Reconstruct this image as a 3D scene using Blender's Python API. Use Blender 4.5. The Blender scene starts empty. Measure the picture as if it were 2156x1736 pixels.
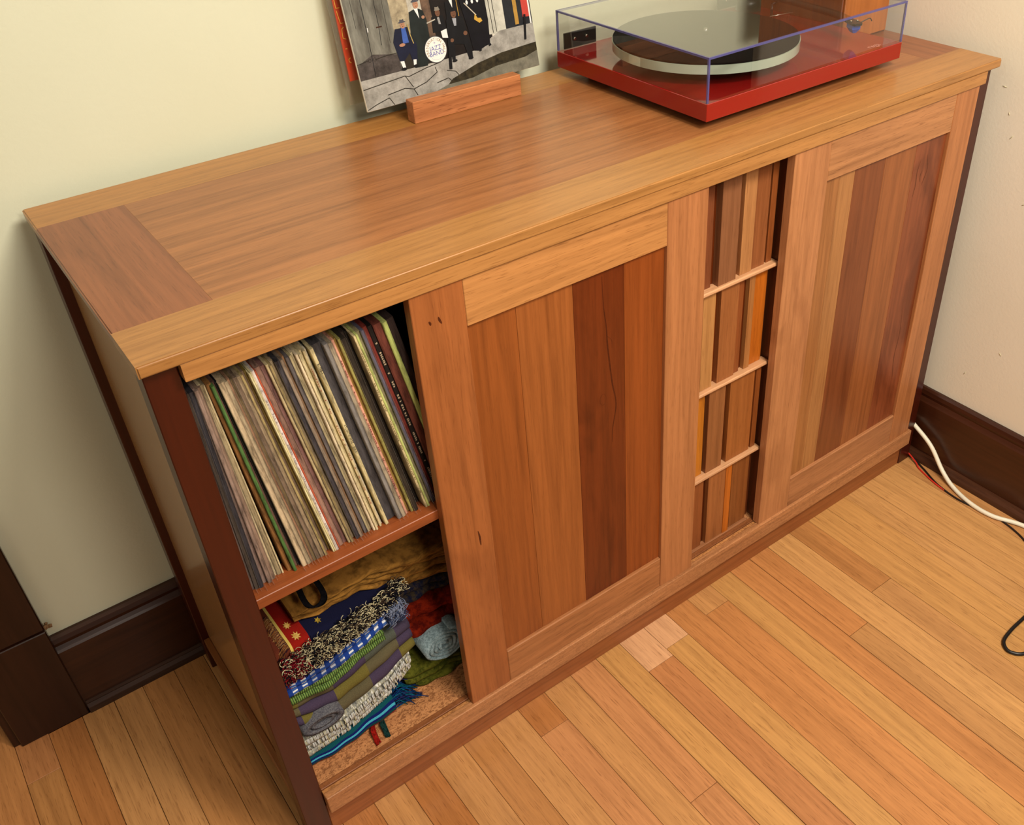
import bpy, bmesh, math, random
from mathutils import Vector, Matrix

random.seed(7)
S = bpy.context.scene
COL = S.collection

# ------------------------------------------------------------------ camera
F_PX, PX, PY = 2019.92, 168.18, -28.84
cam_d = bpy.data.cameras.new('camera')
cam = bpy.data.objects.new('camera', cam_d)
COL.objects.link(cam)
S.camera = cam
yw, pt, rl = math.radians(36.847), math.radians(36.0098), math.radians(-1.9347)
fwd = Vector((math.sin(yw) * math.cos(pt), math.cos(yw) * math.cos(pt), -math.sin(pt)))
rt = Vector((math.cos(yw), -math.sin(yw), 0))
up = rt.cross(fwd)
R_ = math.cos(rl) * rt + math.sin(rl) * up
U_ = -math.sin(rl) * rt + math.cos(rl) * up
m = Matrix((R_, U_, -fwd)).transposed().to_4x4()
m.translation = Vector((-0.1174, -0.9189, 1.4453))
cam.matrix_world = m
cam_d.sensor_fit = 'HORIZONTAL'
cam_d.sensor_width = 36.0
cam_d.lens = 36.0 * F_PX / 2156
cam_d.shift_x = -PX / 2156
cam_d.shift_y = PY / 2156
cam_d.clip_start = 0.02

# ------------------------------------------------------------------ world, lights, exposure
w = bpy.data.worlds.new('world'); S.world = w
w.use_nodes = True
w.node_tree.nodes['Background'].inputs[0].default_value = (1.0, 0.93, 0.80, 1)
w.node_tree.nodes['Background'].inputs[1].default_value = 0.22


def area(name, loc, target, size, power, col):
    d = bpy.data.lights.new(name, 'AREA'); d.shape = 'DISK'; d.size = size
    d.energy = power; d.color = col
    o = bpy.data.objects.new(name, d); COL.objects.link(o)
    o.location = loc
    o.rotation_euler = (Vector(target) - Vector(loc)).to_track_quat('-Z', 'Y').to_euler()
    return o


area('ceiling_lamp_light', (0.80, -1.25, 2.38), (1.0, -0.3, 0.4), 0.60, 43, (1.0, 0.91, 0.78))
area('front_fill_light', (0.25, -1.60, 2.00), (1.35, -0.1, 0.6), 0.45, 16, (1.0, 0.91, 0.78))  # added fill to brighten the cabinet front and right wall, no real lamp
area('left_fill_light', (-1.15, -0.55, 2.25), (-0.1, 0.5, 0.6), 0.6, 3.0, (1.0, 0.95, 0.80))  # added soft fill for the left wall and cabinet side, no real lamp

S.view_settings.view_transform = 'Standard'
S.view_settings.look = 'None'
S.view_settings.exposure = 0.42
S.view_settings.gamma = 1.0
S.view_settings.use_curve_mapping = False


# ------------------------------------------------------------------ helpers
def lin(h):
    h = h.lstrip('#')
    r = []
    for i in (0, 2, 4):
        c = int(h[i:i + 2], 16) / 255
        r.append(c / 12.92 if c <= 0.04045 else ((c + 0.055) / 1.055) ** 2.4)
    return tuple(r) + (1,)


def mul(c, k):
    return (min(1, c[0] * k), min(1, c[1] * k), min(1, c[2] * k), 1)


MATS = {}


def newmat(name):
    mt = bpy.data.materials.new(name); mt.use_nodes = True
    nt = mt.node_tree; nt.nodes.clear()
    out = nt.nodes.new('ShaderNodeOutputMaterial')
    b = nt.nodes.new('ShaderNodeBsdfPrincipled')
    nt.links.new(b.outputs[0], out.inputs[0])
    return mt, nt, b, out


def ramp(nt, src, stops, interp='LINEAR'):
    r = nt.nodes.new('ShaderNodeValToRGB'); r.color_ramp.interpolation = interp
    e = r.color_ramp.elements
    while len(e) < len(stops): e.new(0.5)
    for i, (p, c) in enumerate(stops):
        e[i].position = p; e[i].color = c
    nt.links.new(src, r.inputs[0]); return r.outputs[0]


def coords(nt, scale, rnd=True):
    tc = nt.nodes.new('ShaderNodeTexCoord')
    src = tc.outputs['Object']
    if rnd:
        oi = nt.nodes.new('ShaderNodeObjectInfo')
        vm = nt.nodes.new('ShaderNodeVectorMath'); vm.operation = 'MULTIPLY_ADD'
        cb = nt.nodes.new('ShaderNodeCombineXYZ')
        for i in range(3): nt.links.new(oi.outputs['Random'], cb.inputs[i])
        nt.links.new(cb.outputs[0], vm.inputs[0]); vm.inputs[1].default_value = (17.3, 31.7, 23.9)
        nt.links.new(src, vm.inputs[2]); src = vm.outputs[0]
    mp = nt.nodes.new('ShaderNodeMapping'); nt.links.new(src, mp.inputs[0])
    mp.inputs['Scale'].default_value = scale
    return mp.outputs[0]


def noise(nt, vec, scale, detail=4, rough=0.55, dist=0.0):
    n = nt.nodes.new('ShaderNodeTexNoise'); nt.links.new(vec, n.inputs['Vector'])
    n.inputs['Scale'].default_value = scale; n.inputs['Detail'].default_value = detail
    n.inputs['Roughness'].default_value = rough; n.inputs['Distortion'].default_value = dist
    return n.outputs['Fac']


def mixc(nt, fac, a, b, mode='MIX'):
    x = nt.nodes.new('ShaderNodeMix'); x.data_type = 'RGBA'; x.blend_type = mode
    for s, v in ((x.inputs[0], fac), (x.inputs[6], a), (x.inputs[7], b)):
        if hasattr(v, 'links'): nt.links.new(v, s)
        else: s.default_value = v
    return x.outputs[2]


def bump(nt, b, h, strength, dist=0.001):
    bp = nt.nodes.new('ShaderNodeBump'); bp.inputs['Strength'].default_value = strength
    bp.inputs['Distance'].default_value = dist
    nt.links.new(h, bp.inputs['Height']); nt.links.new(bp.outputs[0], b.inputs['Normal'])


def wood(col, axis='x', rough=0.36, contrast=0.32, pore=0.35, fleck=0.0, spec=0.4, knot=0.0):
    key = ('wood', col, axis, rough, contrast, pore, fleck, spec, knot)
    if key in MATS: return MATS[key]
    mt, nt, b, out = newmat('wood_' + col.strip('#'))
    a = 'xyz'.index(axis)
    sc = [26.0] * 3; sc[a] = 1.3
    c = lin(col)
    v1 = coords(nt, sc)
    n1 = noise(nt, v1, 1.6, 5, 0.6, 1.2)
    sf = [160.0] * 3; sf[a] = 5.0
    n2 = noise(nt, coords(nt, sf), 1.0, 3, 0.6)
    dark = (c[0] * (1 - contrast), c[1] * (1 - contrast * 1.15), c[2] * (1 - contrast * 1.25), 1)
    light = mul(c, 1 + contrast * 0.55)
    base = ramp(nt, n1, [(0.28, dark), (0.5, c), (0.74, light)])
    fine = ramp(nt, n2, [(0.3, (0.78, 0.74, 0.70, 1)), (0.62, (1.06, 1.06, 1.06, 1))])
    colr = mixc(nt, 0.75, base, fine, 'MULTIPLY')
    sp = [620.0] * 3; sp[a] = 34.0
    n3 = noise(nt, coords(nt, sp), 1.0, 2, 0.5)
    pr = ramp(nt, n3, [(0.30, (0.45, 0.36, 0.30, 1)), (0.42, (1, 1, 1, 1))])
    colr = mixc(nt, pore, colr, pr, 'MULTIPLY')
    if knot:
        vk = [7.0] * 3; vk[a] = 2.4
        nk = noise(nt, coords(nt, vk), 1.0, 4, 0.5, 2.0)
        colr = mixc(nt, knot, colr, ramp(nt, nk, [(0.36, (0.38, 0.26, 0.2, 1)), (0.5, (1, 1, 1, 1))]), 'MULTIPLY')
    if fleck:
        s4 = [190.0] * 3; s4[a] = 120.0
        n4 = noise(nt, coords(nt, s4), 1.0, 3, 0.7, 1.5)
        colr = mixc(nt, fleck, colr, ramp(nt, n4, [(0.42, (0.36, 0.26, 0.18, 1)), (0.52, (1.1, 1.1, 1.05, 1))]), 'MULTIPLY')
    nt.links.new(colr, b.inputs['Base Color'])
    b.inputs['Roughness'].default_value = rough
    b.inputs['Specular IOR Level'].default_value = spec
    bump(nt, b, n2, 0.12, 0.0006)
    MATS[key] = mt
    return mt


def plain(col, rough=0.5, spec=0.5, metal=0.0, vary=0.12, scale=40, bmp=0.0, name='paint'):
    key = ('plain', col, rough, spec, metal, vary, scale, bmp)
    if key in MATS: return MATS[key]
    mt, nt, b, out = newmat(name + '_' + col.strip('#'))
    c = lin(col)
    n = noise(nt, coords(nt, (1, 1, 1)), scale, 4, 0.6)
    nt.links.new(ramp(nt, n, [(0.3, mul(c, 1 - vary)), (0.7, mul(c, 1 + vary))]), b.inputs['Base Color'])
    b.inputs['Roughness'].default_value = rough
    b.inputs['Specular IOR Level'].default_value = spec
    b.inputs['Metallic'].default_value = metal
    if bmp: bump(nt, b, n, bmp, 0.002)
    MATS[key] = mt
    return mt


def cloth(col, col2=None, scale=220, bmp=0.5):
    key = ('cloth', col, col2, scale)
    if key in MATS: return MATS[key]
    mt, nt, b, out = newmat('cloth_' + col.strip('#'))
    c = lin(col); d = lin(col2) if col2 else mul(c, 0.5)
    n = noise(nt, coords(nt, (1, 1, 1)), scale, 3, 0.7)
    nt.links.new(ramp(nt, n, [(0.38, d), (0.6, c)]), b.inputs['Base Color'])
    b.inputs['Roughness'].default_value = 0.95; b.inputs['Specular IOR Level'].default_value = 0.1
    bump(nt, b, n, bmp, 0.002)
    MATS[key] = mt
    return mt


ROOT = {}     # object -> position in its root's frame


def tag(o, label=None, cat=None, group=None, kind=None):
    if label: o['label'] = label
    if cat: o['category'] = cat
    if group: o['group'] = group
    if kind: o['kind'] = kind
    return o


def root(name, label, cat, loc=(0, 0, 0), rot=(0, 0, 0), group=None, kind=None):
    o = bpy.data.objects.new(name, None); COL.objects.link(o)
    o.location = loc; o.rotation_euler = rot; o.empty_display_size = 0.05
    ROOT[o] = Vector((0, 0, 0))
    return tag(o, label, cat, group, kind)


def link(name, bm, mats, parent=None, smooth=False, base=False, doneme=None):
    """bm in root-frame coordinates -> one mesh object with its origin at its own centre"""
    if doneme is None:
        me = bpy.data.meshes.new(name); bm.normal_update(); bm.to_mesh(me); bm.free()
    else:
        me = doneme
    xs = [v.co for v in me.vertices]
    lo = Vector((min(v.x for v in xs), min(v.y for v in xs), min(v.z for v in xs)))
    hi = Vector((max(v.x for v in xs), max(v.y for v in xs), max(v.z for v in xs)))
    c = (lo + hi) / 2
    if base or parent is None: c.z = lo.z
    me.transform(Matrix.Translation(-c))
    if not isinstance(mats, (list, tuple)): mats = [mats]
    for x in mats: me.materials.append(x)
    if smooth:
        for p in me.polygons: p.use_smooth = True
    o = bpy.data.objects.new(name, me); COL.objects.link(o)
    if parent is None:
        o.location = c; ROOT[o] = c.copy()
    else:
        o.parent = parent; o.location = c - ROOT[parent]; ROOT[o] = c.copy()
    return o


def add_box(bm, x0, x1, y0, y1, z0, z1, bev=0.0, mi=0):
    r = bmesh.ops.create_cube(bm, size=1.0)
    vs = r['verts']
    for v in vs:
        v.co = Vector(((x0 + x1) / 2 + v.co.x * (x1 - x0), (y0 + y1) / 2 + v.co.y * (y1 - y0), (z0 + z1) / 2 + v.co.z * (z1 - z0)))
    fs = set(f for v in vs for f in v.link_faces)
    for f in fs: f.material_index = mi
    if bev:
        es = list(set(e for v in vs for e in v.link_edges))
        bmesh.ops.bevel(bm, geom=es, offset=bev, segments=1, affect='EDGES')
    return vs


def box(name, mat, parent, x0, x1, y0, y1, z0, z1, bev=0.0007, big=None, **k):
    bm = bmesh.new(); add_box(bm, x0, x1, y0, y1, z0, z1)
    if big:
        es = [e for e in bm.edges if big[0](e)]
        if es: bmesh.ops.bevel(bm, geom=es, offset=big[1], segments=3, affect='EDGES')
    if bev and not big:
        bmesh.ops.bevel(bm, geom=list(bm.edges), offset=bev, segments=1, affect='EDGES')
    return link(name, bm, mat, parent, **k)


def add_cyl(bm, p0, p1, r0, r1=None, seg=16, mi=0, caps=True):
    r1 = r0 if r1 is None else r1
    p0, p1 = Vector(p0), Vector(p1); d = (p1 - p0); L = d.length; d.normalize()
    a = d.orthogonal().normalized(); b2 = d.cross(a)
    A = [bm.verts.new(p0 + r0 * (math.cos(t) * a + math.sin(t) * b2)) for t in [2 * math.pi * i / seg for i in range(seg)]]
    B = [bm.verts.new(p1 + r1 * (math.cos(t) * a + math.sin(t) * b2)) for t in [2 * math.pi * i / seg for i in range(seg)]]
    for i in range(seg):
        f = bm.faces.new((A[i], A[(i + 1) % seg], B[(i + 1) % seg], B[i])); f.material_index = mi; f.smooth = True
    if caps:
        f = bm.faces.new(A[::-1]); f.material_index = mi
        f = bm.faces.new(B); f.material_index = mi


def add_tube(bm, pts, r, seg=8, mi=0, taper=None):
    pts = [Vector(p) for p in pts]; n = len(pts); prev = None; rings = []
    for i, p in enumerate(pts):
        t = (pts[min(i + 1, n - 1)] - pts[max(i - 1, 0)])
        if t.length < 1e-9: t = Vector((0, 0, 1))
        t.normalize()
        a = t.orthogonal().normalized() if prev is None else (prev - t * prev.dot(t)).normalized()
        prev = a; b2 = t.cross(a)
        rr = r * (taper[i] if taper else 1)
        rings.append([bm.verts.new(p + rr * (math.cos(q) * a + math.sin(q) * b2)) for q in [2 * math.pi * k / seg for k in range(seg)]])
    for A, B in zip(rings, rings[1:]):
        for k in range(seg):
            f = bm.faces.new((A[k], A[(k + 1) % seg], B[(k + 1) % seg], B[k])); f.material_index = mi; f.smooth = True
    bm.faces.new(rings[0][::-1]).material_index = mi
    bm.faces.new(rings[-1]).material_index = mi


def smooth_path(pts, n=8):
    pts = [Vector(p) for p in pts]; out = []
    P = [pts[0]] + pts + [pts[-1]]
    for i in range(1, len(P) - 2):
        for k in range(n):
            t = k / n
            out.append(0.5 * ((2 * P[i]) + (P[i + 1] - P[i - 1]) * t + (2 * P[i - 1] - 5 * P[i] + 4 * P[i + 1] - P[i + 2]) * t * t
                              + (3 * P[i] - P[i - 1] - 3 * P[i + 1] + P[i + 2]) * t ** 3))
    out.append(pts[-1]); return out


def add_prism(bm, prof, p0, p1, mi=0):
    """profile points (u, w) swept from p0 to p1; u along given normal stored per call"""
    A = [bm.verts.new(Vector(p0) + Vector(q)) for q in prof]
    B = [bm.verts.new(Vector(p1) + Vector(q)) for q in prof]
    n = len(prof)
    for i in range(n):
        bm.faces.new((A[i], A[(i + 1) % n], B[(i + 1) % n], B[i])).material_index = mi
    bm.faces.new(A[::-1]).material_index = mi; bm.faces.new(B).material_index = mi
    bmesh.ops.recalc_face_normals(bm, faces=bm.faces)


def text_polys(txt, size, align='LEFT'):
    cu = bpy.data.curves.new('t', 'FONT'); cu.body = txt; cu.size = size; cu.align_x = align; cu.resolution_u = 3
    o = bpy.data.objects.new('t', cu)
    me = bpy.data.meshes.new_from_object(o)
    vs = [v.co.copy() for v in me.vertices]; fs = [list(p.vertices) for p in me.polygons]
    bpy.data.objects.remove(o); bpy.data.curves.remove(cu); bpy.data.meshes.remove(me)
    return vs, fs


# ------------------------------------------------------------------ room
L, D, H, T = 1.5, 0.4955, 0.916, 0.0148
WX, WY = 1.530, 0.527
wall_mat, nt, b, out = newmat('cream_wall_paint')
vv = coords(nt, (1, 1, 1), False)
n = noise(nt, vv, 3.0, 4, 0.5); n2 = noise(nt, vv, 160.0, 3, 0.6)
nt.links.new(ramp(nt, n, [(0.3, lin('#d0d2b8')), (0.7, lin('#d5d7bf'))]), b.inputs['Base Color'])
b.inputs['Roughness'].default_value = 0.55; b.inputs['Specular IOR Level'].default_value = 0.3
bump(nt, b, n2, 0.15, 0.002)
ceil_mat = plain('#d8d2c0', 0.9, 0.2)
dark_trim = wood('#3a1c0d', 'x', 0.30, 0.45, 0.3, 0, 0.45)
dark_trim_y = wood('#3c1c0d', 'y', 0.30, 0.45, 0.3, 0, 0.45)
dark_trim_z = wood('#2a1309', 'z', 0.28, 0.4, 0.3, 0, 0.45)

wb = box('wall_back', wall_mat, None, -0.318, WX + 0.1, WY, WY + 0.11, 0, 2.45, 0); tag(wb, kind='structure')
wall_mat2 = wall_mat.copy(); wall_mat2.name = 'lit_cream_wall_paint'  # wall paint lightened and warmed: stronger light on the right wall put into colour
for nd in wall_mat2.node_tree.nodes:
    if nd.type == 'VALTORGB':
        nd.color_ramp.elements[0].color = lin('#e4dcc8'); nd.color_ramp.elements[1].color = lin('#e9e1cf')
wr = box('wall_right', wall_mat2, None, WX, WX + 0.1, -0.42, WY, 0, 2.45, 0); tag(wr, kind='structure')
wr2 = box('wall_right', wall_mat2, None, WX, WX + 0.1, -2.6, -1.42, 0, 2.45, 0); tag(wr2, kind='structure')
wh = box('wall_hall', wall_mat, None, -2.4, 0.2, 1.75, 1.85, 0, 2.45, 0); tag(wh, kind='structure')
wb2 = box('wall_left', wall_mat, None, -2.4, -1.30, WY, WY + 0.11, 0, 2.45, 0); tag(wb2, kind='structure')
ce = box('ceiling', ceil_mat, None, -2.4, WX + 0.1, -2.6, 1.85, 2.45, 2.5, 0); tag(ce, kind='structure')
jm = box('door_2', wood('#3a1c0c', 'z', 0.4, 0.4, 0.3, 0, 0.45), None, WX + 0.03, WX + 0.07, -1.42, -0.42, 0.0, 2.1, 0); tag(jm, kind='structure')


def baseboard(name, along, a0, a1, face):
    """along 'x' (on the back wall, facing -y) or 'y' (on the right wall, facing -x)"""
    h = 0.183
    prof = [(0, 0), (0, h), (0.006, h), (0.011, h - 0.004), (0.014, h - 0.012), (0.012, h - 0.020), (0.016, h - 0.026), (0.019, h - 0.030), (0.019, 0)]
    bm = bmesh.new()
    if along == 'x':
        add_prism(bm, [(0, -u, z) for u, z in prof], (a0, face, 0), (a1, face, 0))
    else:
        add_prism(bm, [(-u, 0, z) for u, z in prof], (face, a0, 0), (face, a1, 0))
    o = link(name, bm, dark_trim if along == 'x' else dark_trim_y, None)
    tag(o, kind='structure')
    bm = bmesh.new()
    sp = [(0.019, 0), (0.019, 0.024), (0.0215, 0.024), (0.0235, 0.019), (0.0250, 0.019), (0.0290, 0.012), (0.0305, 0.006), (0.0305, 0)]
    if along == 'x':
        add_prism(bm, [(0, -u, z) for u, z in sp], (a0 + (0.002), face, 0), (a1, face, 0))
    else:
        add_prism(bm, [(-u, 0, z) for u, z in sp], (face, a0, 0), (face, a1, 0))
    link('shoe_moulding', bm, wood('#3a2214' if along == 'x' else '#4a2c1c', along, 0.38, 0.5, 0.4), o)
    return o


baseboard('baseboard_back', 'x', -0.206, WX, WY)
baseboard('baseboard_right', 'y', -0.42, WY - 0.02, WX)
baseboard('baseboard_right', 'y', -2.6, -1.53, WX)

t1 = box('trim_1', dark_trim_z, None, -0.318, -0.2065, 0.503, WY, 0.2185, 2.2, 0.002); tag(t1, kind='structure')
pb = box('plinth_block', dark_trim_z, t1, -0.318, -0.2062, 0.499, WY, 0.0, 0.2180, 0.0015)
bm = bmesh.new()
for (cx, cy, cz, r) in ((-0.2035, 0.514, 0.2155, 0.006), (-0.199, 0.520, 0.209, 0.005), (-0.2005, 0.516, 0.2205, 0.003)):
    rr = bmesh.ops.create_icosphere(bm, subdivisions=1, radius=r)
    for v in rr['verts']: v.co = v.co * random.uniform(0.7, 1.2) + Vector((cx, cy, cz))
link('chipped_plaster', bm, plain('#8a6a4c', 0.9, 0.1, vary=0.5, scale=300), t1)
t2 = box('trim_2', dark_trim_z, None, -0.33, -0.318, WY - 0.02, WY + 0.13, 0, 2.2, 0.001); tag(t2, kind='structure')
t3 = box('trim_3', dark_trim_z, None, WX - 0.022, WX, -0.53, -0.42, 0, 2.2, 0.002); tag(t3, kind='structure')
t4 = box('trim_4', dark_trim_z, None, WX - 0.022, WX, -1.53, -1.42, 0, 2.2, 0.002); tag(t4, kind='structure')

# wall nicks
bm = bmesh.new()
for (y, z, a, l) in ((0.0, 0.86, 0.1, 0.010), (-0.02, 0.815, 1.2, 0.006), (-0.035, 0.775, 2.2, 0.012), (-0.09, 0.66, 2.6, 0.009), (-0.10, 0.78, 2.8, 0.007), (-0.12, 0.34, 0.8, 0.008), (-0.055, 0.26, 2.0, 0.010)):
    c = Vector((WX - 0.0004, y, z)); d = Vector((0, math.cos(a), math.sin(a)))
    add_tube(bm, [c - d * l / 2, c, c + d * l / 2], 0.0009, 5, 0, [0.2, 1, 0.2])
link('paint_nick', bm, plain('#c6bf9e', 0.9, 0.1), wr)['kind'] = 'stuff'

# ---- floor
sub = box('floor', plain('#241006', 0.9, 0.1), None, -2.4, WX + 0.1, -2.6, 1.85, -0.03, -0.0075, 0); tag(sub, kind='structure')
edges = [0.0, 0.0560, 0.1120, 0.1690, 0.2260, .2826, .3373, .3963, .4546, .5135, .5731, .63, .6905, .7466, .8043, .8652, .922, .978, 1.0317,
         1.0979, 1.1584, 1.218, 1.2798, 1.338, 1.3953, 1.455, 1.512, 1.57]
x = 0.0
left = [-0.0555, -0.113, -0.164, -0.219, -0.2755, -0.329, -0.386, -0.443, -0.5]
while left[-1] > -1.5: left.append(left[-1] - 0.057)
edges = sorted(left) + edges
FC0 = {'n': '#b98654', 'o': '#b67644', 'p': '#ba7c54', 'y': '#bf9054', 'l': '#c99a60', 'b': '#a26c3c', 'r': '#aa6a44', 'g': '#ae7e4e', 'w': '#d8a880', 'd': '#9c5c2e'}
FC = {}
for k_, v_ in FC0.items():
    f_ = 0.8 if k_ == 'w' else 0.55
    FC[k_] = '#' + ''.join('%02x' % int(int(v_[i:i + 2], 16) * f_ + int('c48e55'[i - 1:i + 1], 16) * (1 - f_)) for i in (1, 3, 5))
# per plank column: list of (colour, end-y) from the wall towards the room
cols = {0.1690: 'd', 0.2260: 'n', .2826: 'b', .3373: 'n', .3963: [('d', -0.054), ('p', -9)], .4546: 'n', .5135: [('p', -0.306), ('p', -9)], .5731: 'y',
        .63: [('w', -0.067), ('r', -9)], .6905: [('w', -0.048), ('y', -9)], .7466: 'o', .8043: [('n', -0.035), ('o', -9)], .8652: 'y', .922: 'o',
        .978: [('o', -0.245), ('g', -9)], 1.0317: 'l', 1.0979: [('b', -0.200), ('g', -9)], 1.1584: 'y', 1.218: 'y', 1.2798: 'l', 1.338: 'l', 1.3953: 'l', 1.455: 'n', 1.512: 'n',
        -0.329: [('r', 0.415), ('b', -9)], -0.2755: 'd', -0.219: 'n', -0.164: 'n', -0.113: 'b', -0.0555: 'b', 0.0: 'n', 0.056: 'd', 0.112: 'n'}
rng = random.Random(3)
for x0, x1 in zip(edges, edges[1:]):
    spec = cols.get(x0, rng.choice('nobgpd'))
    if isinstance(spec, str):
        cuts = [(spec, -9)]
        if x0 < -0.3 or x0 > 0.2:
            cuts = [(spec, rng.uniform(-1.6, -1.2)), (rng.choice('nobg'), -9)]
    else: cuts = spec
    ytop = 1.8 if x0 < -0.31 else (0.50 if x1 < WX else 0.5)
    if x0 < -0.31 and not isinstance(spec, list):
        yb = rng.uniform(0.55, 1.2); cuts = [(rng.choice('nobg'), yb)] + cuts
    elif x0 < -0.31:
        cuts = [('n', 1.1)] + cuts
    xr = min(x1, WX - 0.005)
    if xr <= x0: continue
    y = ytop
    for cc, ye in cuts:
        ye2 = max(ye, -2.2)
        dz = rng.uniform(-0.0002, 0.0002)
        g = rng.choice([0.0003, 0.0003, 0.0005])
        box('plank', wood(FC[cc], 'y', 0.36, 0.16, 0.55, 0, 0.42), sub, x0 + g, xr - g, ye2 + 0.0004, y - 0.0004, -0.0074, dz, 0.0005)
        y = ye2
        if y <= -2.2: break

# ------------------------------------------------------------------ cabinet
cab = root('record_cabinet', 'long reddish-brown wooden record cabinet with two sliding panelled doors along the wall', 'cabinet', (0, 0, 0))
sx1, sy1, sy2, sx2 = 0.1105, 0.0853, 0.418, 0.0965
rx0, rx1, rz = 0.0415, 1.4628, 0.8795
lo, lw, ly = 0.004, 0.0364, 0.0139
yd = 0.0038
W_top = '#a5703f'
outer = lambda e: all(v.co.y < -0.0 + 1e-4 or v.co.y > D - 1e-4 or v.co.x < 1e-4 or v.co.x > L - 1e-4 for v in e.verts)


def outedge(pred):
    def f(e):
        a, b = e.verts
        return pred(a.co) and pred(b.co) and abs(a.co.z - b.co.z) < 1e-4
    return f


topm = box('tabletop', wood('#9a643a', 'x', 0.30, 0.30, 0.45, 0, 0.5), cab, sx1, L - sx2, sy1, sy2, H - T, H, 0.0003)
box('board', wood('#a67540', 'x', 0.30, 0.22, 0.45, 0, 0.5), topm, 0, L, 0, sy1, H - T, H,
    big=(lambda e: all((v.co.y < 1e-4 and v.co.z > H - 1e-4) for v in e.verts) or (all((v.co.x < 1e-4 or v.co.x > L - 1e-4) for v in e.verts) and all(v.co.y < 1e-4 for v in e.verts)), 0.0020))
box('board', wood('#a8743c', 'x', 0.30, 0.22, 0.45, 0, 0.5), topm, 0, L, sy2, D, H - T, H,
    big=(outedge(lambda c: c.x < 1e-4 or c.y > D - 1e-4), 0.0018))
box('end_board', wood('#8a5232', 'y', 0.30, 0.26, 0.4, 0, 0.5), topm, 0, sx1, sy1, sy2, H - T, H,
    big=(outedge(lambda c: c.x < 1e-4), 0.0018))
box('end_board', wood('#8c5430', 'y', 0.30, 0.26, 0.4, 0, 0.5), topm, L - sx2, L, sy1, sy2, H - T, H,
    big=(outedge(lambda c: c.x > L - 1e-4), 0.0018))
box('fascia', wood('#b07c46', 'x', 0.34, 0.22, 0.5), cab, rx0, rx1, 0.00005, 0.018, rz, H - T, 0.0, big=(lambda e: all(v.co.z < rz + 1e-4 for v in e.verts), 0.0012))

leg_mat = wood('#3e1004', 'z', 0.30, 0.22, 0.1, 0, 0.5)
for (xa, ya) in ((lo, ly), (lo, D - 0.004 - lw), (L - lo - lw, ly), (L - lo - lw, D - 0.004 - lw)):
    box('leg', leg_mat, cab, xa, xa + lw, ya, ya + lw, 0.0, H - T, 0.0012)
side_mat = wood('#a87c4c', 'z', 0.24, 0.12, 0.15, 0, 0.9)
for xs, xe, xr0, xr1 in ((lo + 0.0135, lo + 0.030, lo + 0.003, lo + 0.0135), (L - lo - 0.030, L - lo - 0.0135, L - lo - 0.0135, L - lo - 0.003)):
    box('side_panel', side_mat, cab, xs, xe, ly + lw - 0.004, D - lw, 0.060, H - T, 0.0004)
    box('side_rail', wood('#8f5a30', 'y', 0.32, 0.2, 0.3), cab, xr0, xr1, ly + lw, D - 0.004 - lw, 0.060, 0.078, 0.0015)
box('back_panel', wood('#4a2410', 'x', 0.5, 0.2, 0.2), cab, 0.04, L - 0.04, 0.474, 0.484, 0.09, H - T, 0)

# base: kick board, front rail with track, bottom
box('kick_board', wood('#95582f', 'x', 0.36, 0.3, 0.4), cab, lo + lw, L - lo - lw, 0.0165, 0.034, 0.0, 0.069, 0.0008)
fr = box('front_rail', wood('#b07a50', 'x', 0.36, 0.34, 0.55, 0.25), cab, rx0, 1.4613, -0.0012, 0.012, 0.0681, 0.1067, 0.0011)
box('door_track', wood('#b8804e', 'x', 0.4, 0.2, 0.5, 0.55), cab, rx0, 1.4613, 0.0120, 0.0190, 0.0681, 0.1045, 0.0006)
box('door_track', wood('#8a5430', 'x', 0.4, 0.2, 0.5, 0.3), cab, rx0, 1.4613, 0.0198, 0.0300, 0.0681, 0.1062, 0.0008)
box('bottom_board', wood('#c08658', 'x', 0.5, 0.15, 0.3, 0.75), cab, 0.034, L - 0.034, 0.0302, 0.474, 0.088, 0.1040, 0.0005)
# interior
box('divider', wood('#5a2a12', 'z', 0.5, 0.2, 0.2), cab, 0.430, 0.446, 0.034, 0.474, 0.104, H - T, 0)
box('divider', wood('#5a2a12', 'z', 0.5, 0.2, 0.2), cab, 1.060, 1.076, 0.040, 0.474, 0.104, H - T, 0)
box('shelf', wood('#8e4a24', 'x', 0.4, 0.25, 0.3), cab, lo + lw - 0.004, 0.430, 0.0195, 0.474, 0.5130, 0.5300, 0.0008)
box('top_liner', wood('#4a2210', 'x', 0.5, 0.2, 0.2), cab, 0.041, L - 0.041, 0.020, 0.474, H - T - 0.012, H - T - 0.0005, 0)


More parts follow.
